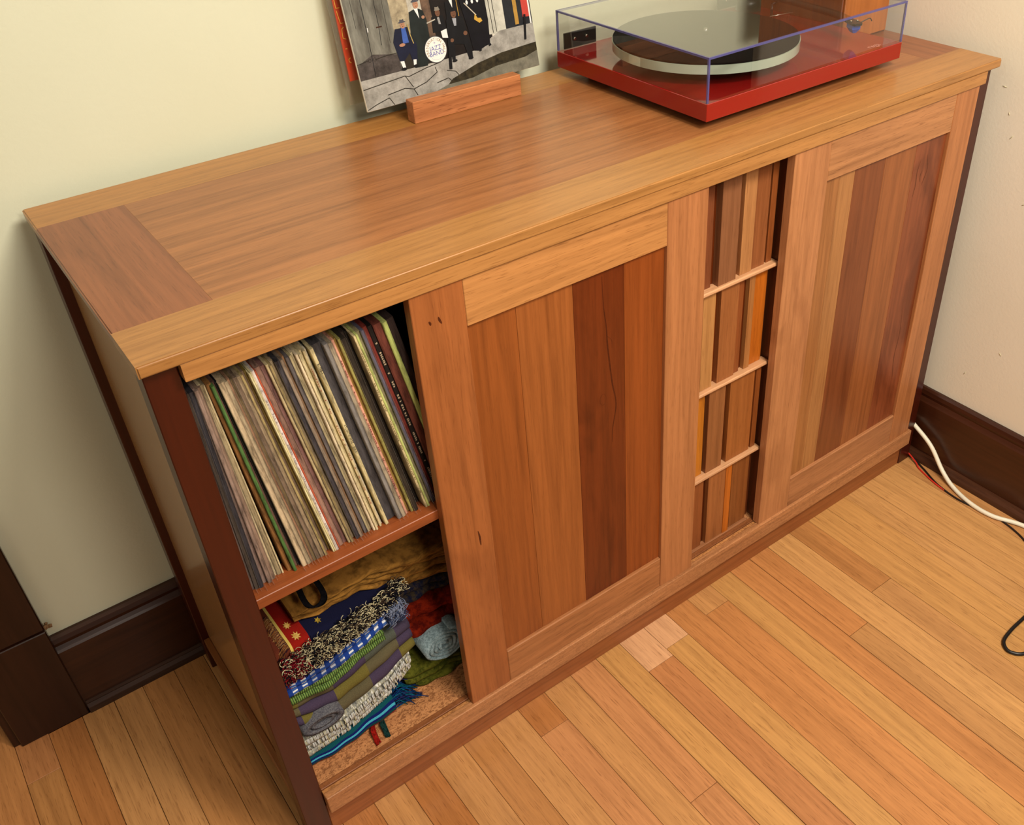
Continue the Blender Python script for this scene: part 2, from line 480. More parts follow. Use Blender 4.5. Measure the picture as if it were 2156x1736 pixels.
# sliding doors
def door(x0, xi0, xi1, x1, z0, zi0, zi1, z1, seams, colors, stile_c, rail_c):
    bk = box('door', wood('#6a3214', 'z', 0.4, 0.2, 0.2), cab, x0 + 0.002, x1 - 0.002, yd + 0.0125, yd + 0.0158, z0 + 0.002, z1 - 0.002, 0)
    y1 = yd + 0.0165
    box('stile', wood(stile_c[0], 'z', 0.34, 0.2, 0.35, 0, 0.42, 0.25), bk, x0, xi0, yd, y1, z0, z1, 0.0009)
    box('stile', wood(stile_c[1], 'z', 0.34, 0.2, 0.35), bk, xi1, x1, yd, y1, z0, z1, 0.0009)
    box('rail', wood(rail_c[0], 'x', 0.36, 0.28, 0.6), bk, xi0 + 0.0003, xi1 - 0.0003, yd + 0.0003, y1, zi1, z1, 0.0008)
    box('rail', wood(rail_c[1], 'x', 0.36, 0.3, 0.6), bk, xi0 + 0.0003, xi1 - 0.0003, yd + 0.0003, y1, z0, zi0, 0.0016)
    xs = [xi0] + seams + [xi1]
    for a, b2, c in zip(xs, xs[1:], colors):
        kn = 0.0
        if c.endswith('k'): c = c[:-1]; kn = 0.55
        box('plank', wood(c, 'z', 0.33, 0.24, 0.25, 0, 0.42, kn), bk, a + 0.00015, b2 - 0.00015, yd + 0.0062, yd + 0.0124, zi0 - 0.004, zi1 + 0.004, 0.0003)
    return bk


door(0.3072, 0.3819, 0.7189, 0.7972, 0.1062, 0.1805, 0.8101, rz + 0.004, [0.4585, 0.5520, 0.6427],
     ['#8c4c20', '#965628', '#682c0ek', '#88441a'], ['#9c5c30', '#b07448'], ['#b8804a', '#a46c42'])
door(0.9789, 1.0615, 1.3887, 1.4534, 0.1062, 0.1805, 0.8101, rz + 0.004, [1.1000, 1.1390, 1.2180, 1.3036],  # wood lighter than the left door: brighter light on this side put into colours
     ['#a06a3c', '#a87444', '#7c4424', '#94582f', '#844628k'], ['#b67c50', '#ac7044'], ['#b07a4e', '#aa744c'])

def figure(parent, lines, col, w_, ypl):
    bm = bmesh.new()
    for pts in lines:
        P_ = smooth_path([(a, ypl, c) for a, c in pts], 6); n_ = len(P_)
        for k, (a, b2) in enumerate(zip(P_, P_[1:])):
            d = (b2 - a).normalized(); nn = Vector((-d.z, 0, d.x))
            wa = w_ * (0.25 + math.sin(math.pi * k / n_)) / 2; wb_ = w_ * (0.25 + math.sin(math.pi * (k + 1) / n_)) / 2
            bm.faces.new([bm.verts.new(p) for p in (a - nn * wa, b2 - nn * wb_, b2 + nn * wb_, a + nn * wa)])
    o = link('grain_figure', bm, plain(col, 0.4, 0.3, vary=0.3, scale=200), parent); o['kind'] = 'stuff'


dl, dr_ = [o for o in cab.children if o.name.startswith('door') and 'track' not in o.name]
ring_ = lambda cx_, cz_, ra, rb, ph=0.0: [(cx_ + ra * math.cos(t * math.pi / 6), cz_ + rb * math.sin(t * math.pi / 6)) for t in range(13)]
figure(dl, [[(0.6030, 0.800), (0.6044, 0.755), (0.6090, 0.715), (0.6100, 0.690), (0.6134, 0.654), (0.6185, 0.610), (0.6248, 0.570), (0.6174, 0.527), (0.6160, 0.50)]], '#4a1c08', 0.0022, yd + 0.0061)
figure(dl, [ring_(0.6000, 0.590, 0.006, 0.010), [(0.609, 0.70), (0.618, 0.690), (0.619, 0.675)]], '#5c2810', 0.0012, yd + 0.0061)
figure(dr_, [[(1.323, 0.775), (1.3175, 0.752), (1.3195, 0.728), (1.316, 0.705)], [(1.332, 0.752), (1.3285, 0.742), (1.331, 0.730)], [(1.3385, 0.780), (1.3470, 0.752), (1.3370, 0.722)], [(1.352, 0.46), (1.358, 0.40), (1.354, 0.345), (1.361, 0.29)]], '#5a2c16', 0.0018, yd + 0.0061)
figure(dl, [[(0.3290, 0.838), (0.3306, 0.8358), (0.3312, 0.832)], [(0.3430, 0.840), (0.3439, 0.8353), (0.3465, 0.829)], [(0.3580, 0.470), (0.3596, 0.4567), (0.3600, 0.440)]], '#4c200c', 0.0026, yd - 0.0001)

# middle: four drawers faced with slats of uneven depth
ledge_m = wood('#cc9a70', 'x', 0.4, 0.2, 0.4)
rows = [(0.6835, 0.8800, [(0.800, 0.8417, 6, '#7a4428'), (0.8417, 0.8520, 0, '#5a2408'), (0.8520, 0.8915, 12, '#8a5a3a'), (0.8915, 0.9034, 1, '#7a3008'),
                          (0.9034, 0.9300, 9, '#b07a4a'), (0.9300, 0.9627, 7, '#8e5530'), (0.9627, 0.9678, 0, '#5a2408'), (0.9678, 0.9808, 6, '#8a4c24')]),
        (0.4870, 0.6785, [(0.800, 0.8210, 5, '#8a5a3a'), (0.8210, 0.8254, 0, '#4a1c06'), (0.8254, 0.8529, 9, '#b5814c'), (0.8529, 0.8650, 0, '#6a2c08'), (0.8650, 0.9060, 9, '#9a5f34'),
                          (0.9060, 0.9208, 6, '#8a4c26'), (0.9208, 0.9313, 0, '#5a2408'), (0.9313, 0.9446, 8, '#a8703e'), (0.9446, 0.9763, 5, '#b8641c')]),
        (0.2915, 0.4820, [(0.800, 0.8440, 5, '#b8701e'), (0.8440, 0.8502, 0, '#4a1c06'), (0.8502, 0.8897, 9, '#8e5a34'), (0.8897, 0.9013, 0, '#5a2408'), (0.9013, 0.9620, 9, '#9a5c2c'),
                          (0.9620, 0.9674, 5, '#6a3010'), (0.9674, 0.9795, 8, '#8a4c22')]),
        (0.1062, 0.2865, [(0.800, 0.8187, 6, '#7a4424'), (0.8187, 0.8237, 0, '#3a1404'), (0.8237, 0.8508, 6, '#8a4e28'), (0.8508, 0.8615, 0, '#4a1c06'), (0.8615, 0.9060, 8, '#9a5f34'),
                          (0.9060, 0.9215, 9, '#b8641c'), (0.9215, 0.9270, 2, '#5a2408'), (0.9270, 0.9726, 5, '#8a5228')])]
for i, (z0, z1, sl) in enumerate(rows):
    xe = sl[-1][1]
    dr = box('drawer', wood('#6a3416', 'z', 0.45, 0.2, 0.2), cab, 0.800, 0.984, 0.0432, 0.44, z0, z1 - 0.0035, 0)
    for (a, b2, d, c) in sl:
        yf = 0.0425 - d * 0.0011
        box('slat', wood(c, 'z', 0.34, 0.2, 0.4), dr, a + 0.0001, b2 - 0.0001, yf, 0.0431, z0 + 0.0002, z1 - 0.0036, 0.0004)
    if i < 3:
        # rounded pull rail under the slats
        bm = bmesh.new()
        zt = z0 + 0.0000; x1 = 0.9880 - 0.0018 * i
        prof = [(0, 0.0432, zt), (0, 0.0262, zt), (0, 0.0242, zt - 0.0015), (0, 0.0238, zt - 0.0045), (0, 0.0250, zt - 0.0066), (0, 0.0280, zt - 0.0072), (0, 0.0432, zt - 0.0072)]
        add_prism(bm, prof, (0.799, 0, 0), (x1, 0, 0))
        link('pull_rail', bm, ledge_m, dr)
    else:
        box('pull_rail', wood('#a06c48', 'x', 0.4, 0.2, 0.4), dr, 0.799, 0.974, 0.0302, 0.0432, 0.1042, 0.1062, 0.0004)
box('drawer_post', wood('#6c3c20', 'z', 0.4, 0.2, 0.2), cab, 0.9900, 1.0120, 0.0290, 0.44, 0.104, H - T - 0.012, 0.0006)
box('drawer_post', wood('#45240f', 'z', 0.4, 0.2, 0.2), cab, 0.7760, 0.7880, 0.0345, 0.44, 0.104, H - T - 0.012, 0.0006)

# ------------------------------------------------------------------ records on the shelf
recs = [  # thickness mm, colour, words, plastic, forward offset mm
 (4, '#6e5c54', 'greyish brown', 1), (4, '#4a4038', 'sooty dark', 1), (5, '#33323a', 'dark charcoal blue', 1), (5, '#8e746a', 'dusty mauve', 1), (4, '#9a7f70', 'pinkish brown', 1), (5, '#907460', 'faded brown', 1),
 (3, '#dcc99a', 'torn cream', 0), (5, '#a08f68', 'olive tan', 1), (2, '#d8c692', 'frayed cream', 0), (4, '#241a10', 'black', 0), (5, '#9a6622', 'ochre brown', 0),
 (4, '#4c7a34', 'bright green', 0), (4, '#805c4c', 'mottled brown', 1), (3, '#16141e', 'navy black', 0), (6, '#cdb58c', 'wide cream', 1), (5, '#b3a07c', 'beige', 1),
 (3, '#a87c58', 'pale rust', 1), (4, '#7c6844', 'olive brown', 1), (5, '#826c56', 'drab brown', 1), (5, '#a08a68', 'greyish tan', 1), (3, '#b59f5e', 'yellowish tan', 1), (4, '#8a7058', 'brown', 1),
 (3, '#8a701a', 'mustard', 0), (2, '#e2d89e', 'thin yellow-cream', 0), (2, '#dccf98', 'creased cream', 0), (4, '#ddd2ca', 'white', 0), (2, '#c24e1c', 'orange', 0),
 (6, '#9a7462', 'mottled pinkish brown', 1), (5, '#845a54', 'dusty rose', 0), (3, '#d0bd88', 'cream', 0), (3, '#a8945c', 'olive tan', 1), (4, '#b5a078', 'blotched tan', 1),
 (5, '#454249', 'charcoal blotched', 1), (4, '#94806a', 'grey-brown', 1), (3, '#b08050', 'rusty tan', 1), (4, '#6c6668', 'slate mottled', 1), (3, '#b8a878', 'olive cream', 1),
 (3, '#d8c898', 'slim cream', 0), (3, '#dccaa4', 'pinkish cream', 0), (3, '#d6c692', 'cream', 0), (3, '#cdbd88', 'cream', 0), (3, '#d4c28c', 'cream lettered', 0),
 (2, '#e0d8bc', 'thin white', 0), (2, '#20241c', 'greenish black', 0), (5, '#d6c68a', 'cream with black capitals', 0), (7, '#4a484c', 'thick charcoal', 1), (3, '#84807c', 'grey', 1),
 (3, '#a8987c', 'tan', 1), (4, '#dc9878', 'salmon lettered', 0), (4, '#a8852e', 'mustard', 1), (4, '#a8a048', 'olive yellow', 0), (6, '#332c24', 'dark brown', 1),
 (5, '#3c3028', 'brownish black', 1), (4, '#181410', 'black', 0), (3, '#dcc88c', 'cream lettered', 0), (3, '#b8c464', 'pale lime', 0), (5, '#948a60', 'olive tan', 1),
 (4, '#5c586c', 'purplish grey', 1), (3, '#7a2416', 'dark red', 0), (3, '#1c1614', 'black lettered', 0), (5, '#6c3020', 'reddish brown', 0), (3, '#b4c05c', 'lime', 0), (5, '#3c2c28', 'dark maroon', 0),
]
marks = {11: 'the bright green one', 25: 'the plain white one', 44: 'the cream one with black capitals', 48: 'the salmon lettered one', 58: 'the narrow red one'}
lm = [(0, 0.0430), (11, 0.1005), (12, 0.1048), (25, 0.1610), (26, 0.1650), (44, 0.2365), (45, 0.2415), (48, 0.2680), (49, 0.2725), (54, 0.2975), (58, 0.3150), (63, 0.3600)]
cum = [0]
for r_ in recs: cum.append(cum[-1] + r_[0])
edge_x = []
for i in range(len(recs) + 1):
    for (ia, xa), (ib, xb) in zip(lm, lm[1:]):
        if ia <= i <= ib: ex = xa + (xb - xa) * (cum[i] - cum[ia]) / (cum[ib] - cum[ia])
    edge_x.append(ex)
kx = [(0.0430, .0425), (0.0801, .0625), (0.105, .0750), (0.1649, .1222), (0.2412, .195), (0.2723, .2222), (0.302, .2483), (0.365, .308)]


def interp(tab, x):
    if x <= tab[0][0]: return tab[0][1]
    for (a, fa), (b2, fb) in zip(tab, tab[1:]):
        if x <= b2: return fa + (fb - fa) * (x - a) / (b2 - a)
    return tab[-1][1]


plastic, nt, b, out = newmat('clear_plastic_film')
nt.nodes.remove(b)
tr = nt.nodes.new('ShaderNodeBsdfTransparent'); df = nt.nodes.new('ShaderNodeBsdfPrincipled')
df.inputs['Base Color'].default_value = (0.55, 0.5, 0.45, 1); df.inputs['Roughness'].default_value = 0.25
mx = nt.nodes.new('ShaderNodeMixShader'); mx.inputs[0].default_value = 0.22
nt.links.new(tr.outputs[0], mx.inputs[1]); nt.links.new(df.outputs[0], mx.inputs[2]); nt.links.new(mx.outputs[0], out.inputs[0])


def spine_mat(col, blot):
    key = ('spine', col, blot)
    if key in MATS: return MATS[key]
    mt, nt, b, out = newmat('sleeve_card_' + col.strip('#'))
    c = lin(col); gy = (c[0] + c[1] + c[2]) / 3; c = (c[0] * .82 + gy * .18, c[1] * .82 + gy * .18, c[2] * .82 + gy * .18, 1)
    n = noise(nt, coords(nt, (200, 60, 26)), 1.0, 5, 0.72)
    n2 = noise(nt, coords(nt, (400, 200, 60)), 1.0, 3, 0.7)
    cr = ramp(nt, n, [(0.34, mul(c, 0.42 if blot < 2 else 0.15)), (0.5, c), (0.72, mul(c, 1.3))])
    cr = mixc(nt, 0.5, cr, ramp(nt, n2, [(0.35, (0.5, 0.46, 0.42, 1)), (0.55, (1.1, 1.08, 1.05, 1))]), 'MULTIPLY')
    nt.links.new(cr, b.inputs['Base Color']); b.inputs['Roughness'].default_value = 0.6
    b.inputs['Specular IOR Level'].default_value = 0.3
    MATS[key] = mt; return mt


x = 0.0430
rr = random.Random(11)
reclab = []
for i, (th, col, words, pl) in enumerate(recs):
    x = edge_x[i]; t = (edge_x[i + 1] - x) * 0.93
    xt = interp(kx, x + t / 2); lean = math.atan((xt - (x + t / 2)) / 0.30)
    yf = 0.040 + rr.uniform(-0.004, 0.006)
    if i == 43: yf = 0.056
    if i == 44: yf = 0.0385
    if i in (23, 24, 25, 11): yf = 0.0365
    if i == 10: yf = 0.042
    if i in (9,): yf = 0.062
    if i in (52, 53): yf = 0.052
    if i in (54, 55): yf = 0.034
    hgt = 0.3175 * 0.985 + rr.uniform(-0.0015, 0.001)
    if i in marks:
        lab = {11: 'record with a bright green spine near the left of the shelf', 25: 'record with a plain white spine beside an orange one',
               44: 'record with a cream spine lettered in black capitals mid-shelf', 48: 'record with a salmon spine and dark red lettering', 58: 'record with a narrow brick red spine near the sliding door'}[i]
    else:
        best = min(marks, key=lambda k: abs(k - i)); dd = i - best
        side = 'right' if dd > 0 else 'left'
        o_ = ['', 'next', 'second', 'third', 'fourth', 'fifth', 'sixth', 'seventh', 'eighth', 'ninth', 'tenth', 'eleventh', 'twelfth'][abs(dd)]
        if i == 0: lab = 'greyish brown record spine leftmost on the shelf, against the front leg'
        elif i == len(recs) - 1: lab = 'dark maroon record spine rightmost, half behind the left door'
        elif abs(dd) == 1: lab = '%s record spine directly %s of %s' % (words, side, marks[best])
        else: lab = '%s record spine, %s to the %s of %s' % (words, o_, side, marks[best])
    r = root('record_sleeve', lab, 'record', (x + (t if lean < 0 else 0) * 0, yf, 0.5303), (0, lean, 0), 'records on the upper shelf')
    # rotating by a negative angle about y tips the top to the left; keep the lowest corner on the shelf
    r.location.z = 0.5303 + max(0.0, t * math.sin(-lean))* 1.0 if lean > 0 else 0.5303
    r.location.x = x
    bm = bmesh.new(); h2 = t * 0.5
    pr = [(0, 0.0012), (t * 0.15, 0.0003), (t * 0.5, 0), (t * 0.85, 0.0003), (t, 0.0012), (t, 0.3150), (0, 0.3150)]
    A = [bm.verts.new((a, c2, 0)) for a, c2 in pr]; B = [bm.verts.new((a, c2, hgt)) for a, c2 in pr]
    for k in range(len(pr)):
        bm.faces.new((A[k], A[(k + 1) % len(pr)], B[(k + 1) % len(pr)], B[k]))
    bm.faces.new(A[::-1]); bm.faces.new(B); bmesh.ops.recalc_face_normals(bm, faces=bm.faces)
    card = link('card_sleeve', bm, spine_mat(col, 2 if 'blotched' in words else 1), r)
    if pl:
        bm = bmesh.new()
        for sd in (-1, 1):
            xx = (-0.00015 if sd < 0 else t + 0.00015)
            e = rr.uniform(0.002, 0.0045)
            pts = [(xx, -e * 0.6, hgt), (xx, -e, hgt * 0.6), (xx, -e * 0.7, 0.012), (xx, -e * 1.6 - rr.uniform(0.001, .004), 0.0008), (xx, 0.004, 0.0008), (xx, 0.010, hgt)]
            q = [bm.verts.new(p) for p in pts]; q2 = [bm.verts.new((p[0] + sd * 0.00012, p[1], p[2])) for p in pts]
            bm.faces.new(q); bm.faces.new(q2[::-1])
            for k in range(6): bm.faces.new((q[k], q[(k + 1) % 6], q2[(k + 1) % 6], q2[k]))
        bmesh.ops.recalc_face_normals(bm, faces=bm.faces)
        link('plastic_sleeve', bm, plastic, r)
    txt = {25: ('· · · · ·', '#8a8480', 0.20), 44: ('ATLANTIC JAZZ   SOUL', '#15120c', 0.088), 48: ('- - -- -- - - --', '#7a1410', 0.10)}.get(i)
    if i == 44:
        vs, fs = text_polys('ATLANTIC JAZZ    SOUL', 0.0046)
        bm = bmesh.new(); q = [bm.verts.new((t * 0.30 + v.y * 0.9, -0.0002, 0.190 - v.x)) for v in vs]
        for f in fs: bm.faces.new([q[k] for k in f])
        vs, fs = text_polys('81798-1', 0.0050)
        q = [bm.verts.new((t * 0.30 + v.y * 0.9, -0.0002, 0.290 - v.x)) for v in vs]
        for f in fs: bm.faces.new([q[k] for k in f])
        link('spine_lettering', bm, plain('#15120c', 0.6), r)
    if i in (25, 41, 48, 54, 59):
        cc = {25: '#8a8480', 41: '#8a3a24', 48: '#6a100c', 54: '#5a4a20', 59: '#c8b090'}[i]
        bm = bmesh.new(); z = 0.285
        while z > 0.03:
            wd = rr.uniform(0.0018, 0.0034)
            if rr.random() < 0.8:
                for zz in (z, z - wd * 0.5): add_box(bm, t * 0.30, t * rr.uniform(0.6, 0.75), -0.0003, 0.0002, zz - wd * 0.22, zz)
            z -= wd * 1.35
            if rr.random() < 0.12: z -= 0.012
        link('spine_lettering', bm, plain(cc, 0.6), r)

# ------------------------------------------------------------------ cloths in the lower compartment


def folded(name, mats, label, cat, x0, x1, tab_b, tab_t, tab_y, nl, yb, parent=None, nx=26, wob=0.0015, seed=1, nar=7, slope=0.0, grp=None):
    """stack of nl folded layers: rounded fold at the front, running back to yb. tables give z bottom, z top, front y along x"""
    rg = random.Random(seed)
    bm = bmesh.new(); uv = bm.loops.layers.uv.new('UVMap')
    ph = [rg.uniform(0, 6) for _ in range(nl * 3)]
    for l in range(nl):
        rings = []
        for i in range(nx + 1):
            x = x0 + (x1 - x0) * i / nx
            zb, zt, yf = interp(tab_b, x), interp(tab_t, x), interp(tab_y, x)
            th = (zt - zb) / nl; z0 = zb + th * l + 0.0002; z1 = zb + th * (l + 1) - 0.0002
            z0 += wob * 0.5 * math.sin(x * 70 + ph[l]); z1 += wob * 0.5 * math.sin(x * 70 + ph[(l + 1) % nl])
            yf2 = yf + wob * (math.sin(x * 55 + ph[l]) + 0.7 * math.sin(x * 140 + ph[l + nl])) + 0.003 * ((l * 7) % 3 - 1)
            r = (z1 - z0) / 2; zc = (z0 + z1) / 2
            ring = [(x, yb, z1 + slope * (yb - yf2))]
            ring.append((x, yf2 + (yb - yf2) * 0.35, z1 + slope * (yb - yf2) * 0.35))
            for k in range(nar + 1):
                a = math.pi / 2 + math.pi * k / nar
                ring.append((x, yf2 + r + r * math.cos(a) * 1.0, zc + r * math.sin(a)))
            ring.append((x, yf2 + (yb - yf2) * 0.35, z0 + slope * (yb - yf2) * 0.35))
            ring.append((x, yb, z0 + slope * (yb - yf2)))
            rings.append([bm.verts.new(p) for p in ring])
        m_ = len(rings[0])
        arc = [0, .3, .36] + [.36 + .28 * k / nar for k in range(1, nar + 1)] + [.7, 1.0]
        for i in range(nx):
            A, B = rings[i], rings[i + 1]
            for k in range(m_ - 1):
                f = bm.faces.new((A[k], B[k], B[k + 1], A[k + 1])); f.smooth = True
                cs = ((i, k), (i + 1, k), (i + 1, k + 1), (i, k + 1))
                for lp, (ii, kk) in zip(f.loops, cs):
                    lp[uv].uv = ((x0 + (x1 - x0) * ii / nx), arc[min(kk, len(arc) - 1)] + l)
        bm.faces.new(rings[0]); bm.faces.new(rings[-1][::-1])
    bmesh.ops.recalc_face_normals(bm, faces=bm.faces)
    if parent is None:
        o = link(name, bm, mats, None); tag(o, label, cat, grp)
    else: o = link(name, bm, mats, parent)
    return o


def uvnode(nt):
    u = nt.nodes.new('ShaderNodeUVMap'); u.uv_map = 'UVMap'
    sp = nt.nodes.new('ShaderNodeSeparateXYZ'); nt.links.new(u.outputs[0], sp.inputs[0])
    return sp


def mth(nt, op, a, b2=None):
    x = nt.nodes.new('ShaderNodeMath'); x.operation = op
    for i, v in enumerate((a, b2)):
        if v is None: continue
        if hasattr(v, 'links'): nt.links.new(v, x.inputs[i])
        else: x.inputs[i].default_value = v
    return x.outputs[0]


def fabric_base(name, r=0.95):
    mt, nt, b, out = newmat(name)
    b.inputs['Roughness'].default_value = r; b.inputs['Specular IOR Level'].default_value = 0.15
    n = noise(nt, coords(nt, (1, 1, 1), False), 700, 2, 0.6)
    bump(nt, b, n, 0.6, 0.0015)
    return mt, nt, b, n


def strands(name, mats, parent, items, rad=0.0007, seg=3):
    """items: list of point lists + material index"""
    bm = bmesh.new()
    for pts, mi in items: add_tube(bm, smooth_path(pts, 2), rad, seg, mi)
    o = link(name, bm, mats, parent); o['kind'] = 'stuff'; return o


TX = [0.045, 0.12, 0.20, 0.26]
tb = lambda *z: list(zip(TX, z))
ry = random.Random(5)

# bottom striped cloth
mt, nt, b, n = fabric_base('striped_blue_cloth')
sp = uvnode(nt)
fr_ = mth(nt, 'FRACT', sp.outputs[1])
cr = ramp(nt, fr_, [(0.0, lin('#0c3a58')), (0.36, lin('#0a4a52')), (0.43, lin('#0c1a5c')), (0.455, lin('#44a8c0')), (0.475, lin('#101a66')), (0.50, lin('#0c4a50')), (0.535, lin('#b0283c')), (0.57, lin('#1a1440'))], 'CONSTANT')
wv = mth(nt, 'FRACT', mth(nt, 'MULTIPLY', sp.outputs[0], 420))
cr = mixc(nt, 0.35, cr, ramp(nt, wv, [(0.3, (0.5, 0.5, 0.55, 1)), (0.6, (1.15, 1.15, 1.15, 1))]), 'MULTIPLY')
nt.links.new(cr, b.inputs['Base Color'])
c1 = folded('folded_blanket', mt, 'blue and teal striped cloth with a red line, bottom of the folded stack', 'blanket', 0.046, 0.200,
            tb(.1045, .1045, .1045, .1045), tb(.1275, .1335, .150, .150), tb(.064, .063, .068, .07), 1, 0.30, seed=2)
items = []
for k in range(230):
    x = 0.196 + ry.uniform(0, 0.012); y = ry.uniform(0.072, 0.16); z = ry.uniform(0.108, 0.136)
    a = ry.uniform(-0.7, 0.7); Ls = ry.uniform(0.02, 0.055)
    d = Vector((math.cos(a), math.sin(a) * 0.6, 0))
    items.append(([Vector((x, y, z)), Vector((x, y, z)) + d * Ls * 0.5 + Vector((0, 0, ry.uniform(0, 0.010))), Vector((x, y, max(0.1060, z - 0.014))) + d * Ls], ry.choice([0, 0, 1, 2])))
strands('fringe', [cloth('#123a78'), cloth('#0e6a80'), cloth('#2a2a60')], c1, items, 0.0009)
for (x, y, mi, nme) in ((0.152, 0.050, '#a01c14', 'tassel'), (0.170, 0.052, '#1c3c38', 'tassel')):
    items = []
    for k in range(46):
        a = ry.uniform(-0.4, 0.4)
        items.append(([Vector((x + 0.004 + ry.uniform(-.003, .003), y + 0.020, 0.109 + ry.uniform(0, .004))), Vector((x + ry.uniform(-.004, .004), y + 0.008, 0.1115 + ry.uniform(0, .003))),
                       Vector((x - 0.003 + 0.010 * a, y - 0.012 + ry.uniform(-.004, .004), 0.1056 + ry.uniform(0, .003)))], 0))
    strands(nme, [cloth(mi)], c1, items, 0.0010)

# silvery double layer
mt, nt, b, n = fabric_base('silver_pleated_cloth', 0.45)
b.inputs['Specular IOR Level'].default_value = 0.6
vz = coords(nt, (260, 60, 70), False)
nz = noise(nt, vz, 1.0, 3, 0.6, 0.5)
nt.links.new(ramp(nt, nz, [(0.34, lin('#6a6a68')), (0.45, lin('#96968e')), (0.54, lin('#b0aa8c')), (0.60, lin('#e6e4e0'))]), b.inputs['Base Color'])
bump(nt, b, nz, 0.9, 0.004)
c2 = folded('folded_cloth', mt, 'silvery grey pleated cloth folded in the stack above the blue striped one', 'cloth', 0.046, 0.250,
            tb(.1285, .1345, .1505, .182), tb(.1700, .162, .180, .205), tb(.070, .072, .080, .092), 3, 0.30, seed=3, wob=0.002)
items = []
for k in range(420):
    x = ry.uniform(0.048, 0.245); l = ry.randint(0, 2)
    zb = interp(tb(.1285, .1345, .1505, .182), x); zt = interp(tb(.170, .162, .180, .205), x)
    z = zb + (zt - zb) * (l + 0.75) / 3; y = interp(tb(.070, .072, .080, .092), x)
    items.append(([Vector((x, y - 0.001, z + 0.002)), Vector((x + ry.uniform(-.001, .001), y - 0.0045, z - 0.003)), Vector((x + ry.uniform(-.002, .002), y - 0.0035, z - 0.008))], ry.choice([0, 0, 1, 2])))
strands('pleat', [plain('#c8c8c4', 0.4, 0.6), plain('#a4a29a', 0.5, 0.5), plain('#bab494', 0.5, 0.4)], c2, items, 0.0011)

# purple / olive patchwork blanket with rolled end
mt, nt, b, n = fabric_base('patch_blanket')
sp = uvnode(nt)
cx = mth(nt, 'FLOOR', mth(nt, 'MULTIPLY', sp.outputs[0], 17.0))
cy = mth(nt, 'FLOOR', mth(nt, 'MULTIPLY', sp.outputs[1], 1.0))
k = mth(nt, 'FRACT', mth(nt, 'MULTIPLY', mth(nt, 'ADD', cx, mth(nt, 'MULTIPLY', cy, 2.0)), 0.37))
cr = ramp(nt, k, [(0.0, lin('#463a50')), (0.34, lin('#6c622e')), (0.5, lin('#50544a')), (0.72, lin('#5e563e')), (0.86, lin('#443a4c'))], 'CONSTANT')
cr = mixc(nt, 0.5, cr, ramp(nt, n, [(0.3, (0.6, 0.6, 0.6, 1)), (0.7, (1.2, 1.2, 1.2, 1))]), 'MULTIPLY')
nt.links.new(cr, b.inputs['Base Color'])
patch = mt
c3 = folded('patchwork_blanket', mt, 'purple and olive patchwork blanket with one rolled end, folded mid-stack', 'blanket', 0.047, 0.262,
            tb(.200, .1635, .1810, .205), tb(.2500, .2400, .262, .262), tb(.074, .080, .084, .092), 3, 0.30, seed=4, wob=0.001)
bm = bmesh.new()
for turn, (ra, hh) in enumerate(((0.0145, 0.0), (0.0085, 0.0))):
    pts = []
    for q in range(25):
        a = 2 * math.pi * q / 24
        pts.append(Vector((0.085 + (0.034 - turn * 0.014) * math.cos(a), 0.064 + turn * 0.002, 0.188 + ra * 1.15 * math.sin(a))))
    for yy, sgn in ((0, 1),):
        A = [bm.verts.new(p) for p in pts]; B = [bm.verts.new(p + Vector((0, 0.12, 0))) for p in pts]
        A2 = [bm.verts.new(p + (Vector((0.085, p.y, 0.188)) - p) * 0.30) for p in pts]; B2 = [bm.verts.new(p + (Vector((0.085, p.y, 0.188)) - p) * 0.30 + Vector((0, 0.12, 0))) for p in pts]
        for q in range(24):
            bm.faces.new((A[q], A[q + 1], B[q + 1], B[q])); bm.faces.new((A2[q], A2[q + 1], B2[q + 1], B2[q])); bm.faces.new((A[q], A[q + 1], A2[q + 1], A2[q]))
bmesh.ops.remove_doubles(bm, verts=bm.verts, dist=1e-5); bmesh.ops.recalc_face_normals(bm, faces=bm.faces)
link('rolled_end', bm, cloth('#6c6c70', '#44424c', 500), c3, smooth=True)

# green ribbed
mt, nt, b, n = fabric_base('green_ribbed')
sp = uvnode(nt)
wv = mth(nt, 'FRACT', mth(nt, 'MULTIPLY', sp.outputs[0], 300))
nz = noise(nt, coords(nt, (1, 1, 1), False), 260, 2)
nt.links.new(mixc(nt, 0.7, ramp(nt, wv, [(0.2, lin('#26361c')), (0.6, lin('#6f8c48'))]), ramp(nt, nz, [(0.35, (0.35, 0.4, 0.35, 1)), (0.6, (1.2, 1.2, 1.1, 1))]), 'MULTIPLY'), b.inputs['Base Color'])
c4 = folded('chenille_throw', mt, 'green ribbed throw folded between patchwork blanket and blue plaid cloth', 'throw', 0.047, 0.215,
            tb(.2500, .2400, .2620, .262), tb(.2760, .2640, .280, .280), tb(.072, .078, .086, .09), 2, 0.30, seed=6)

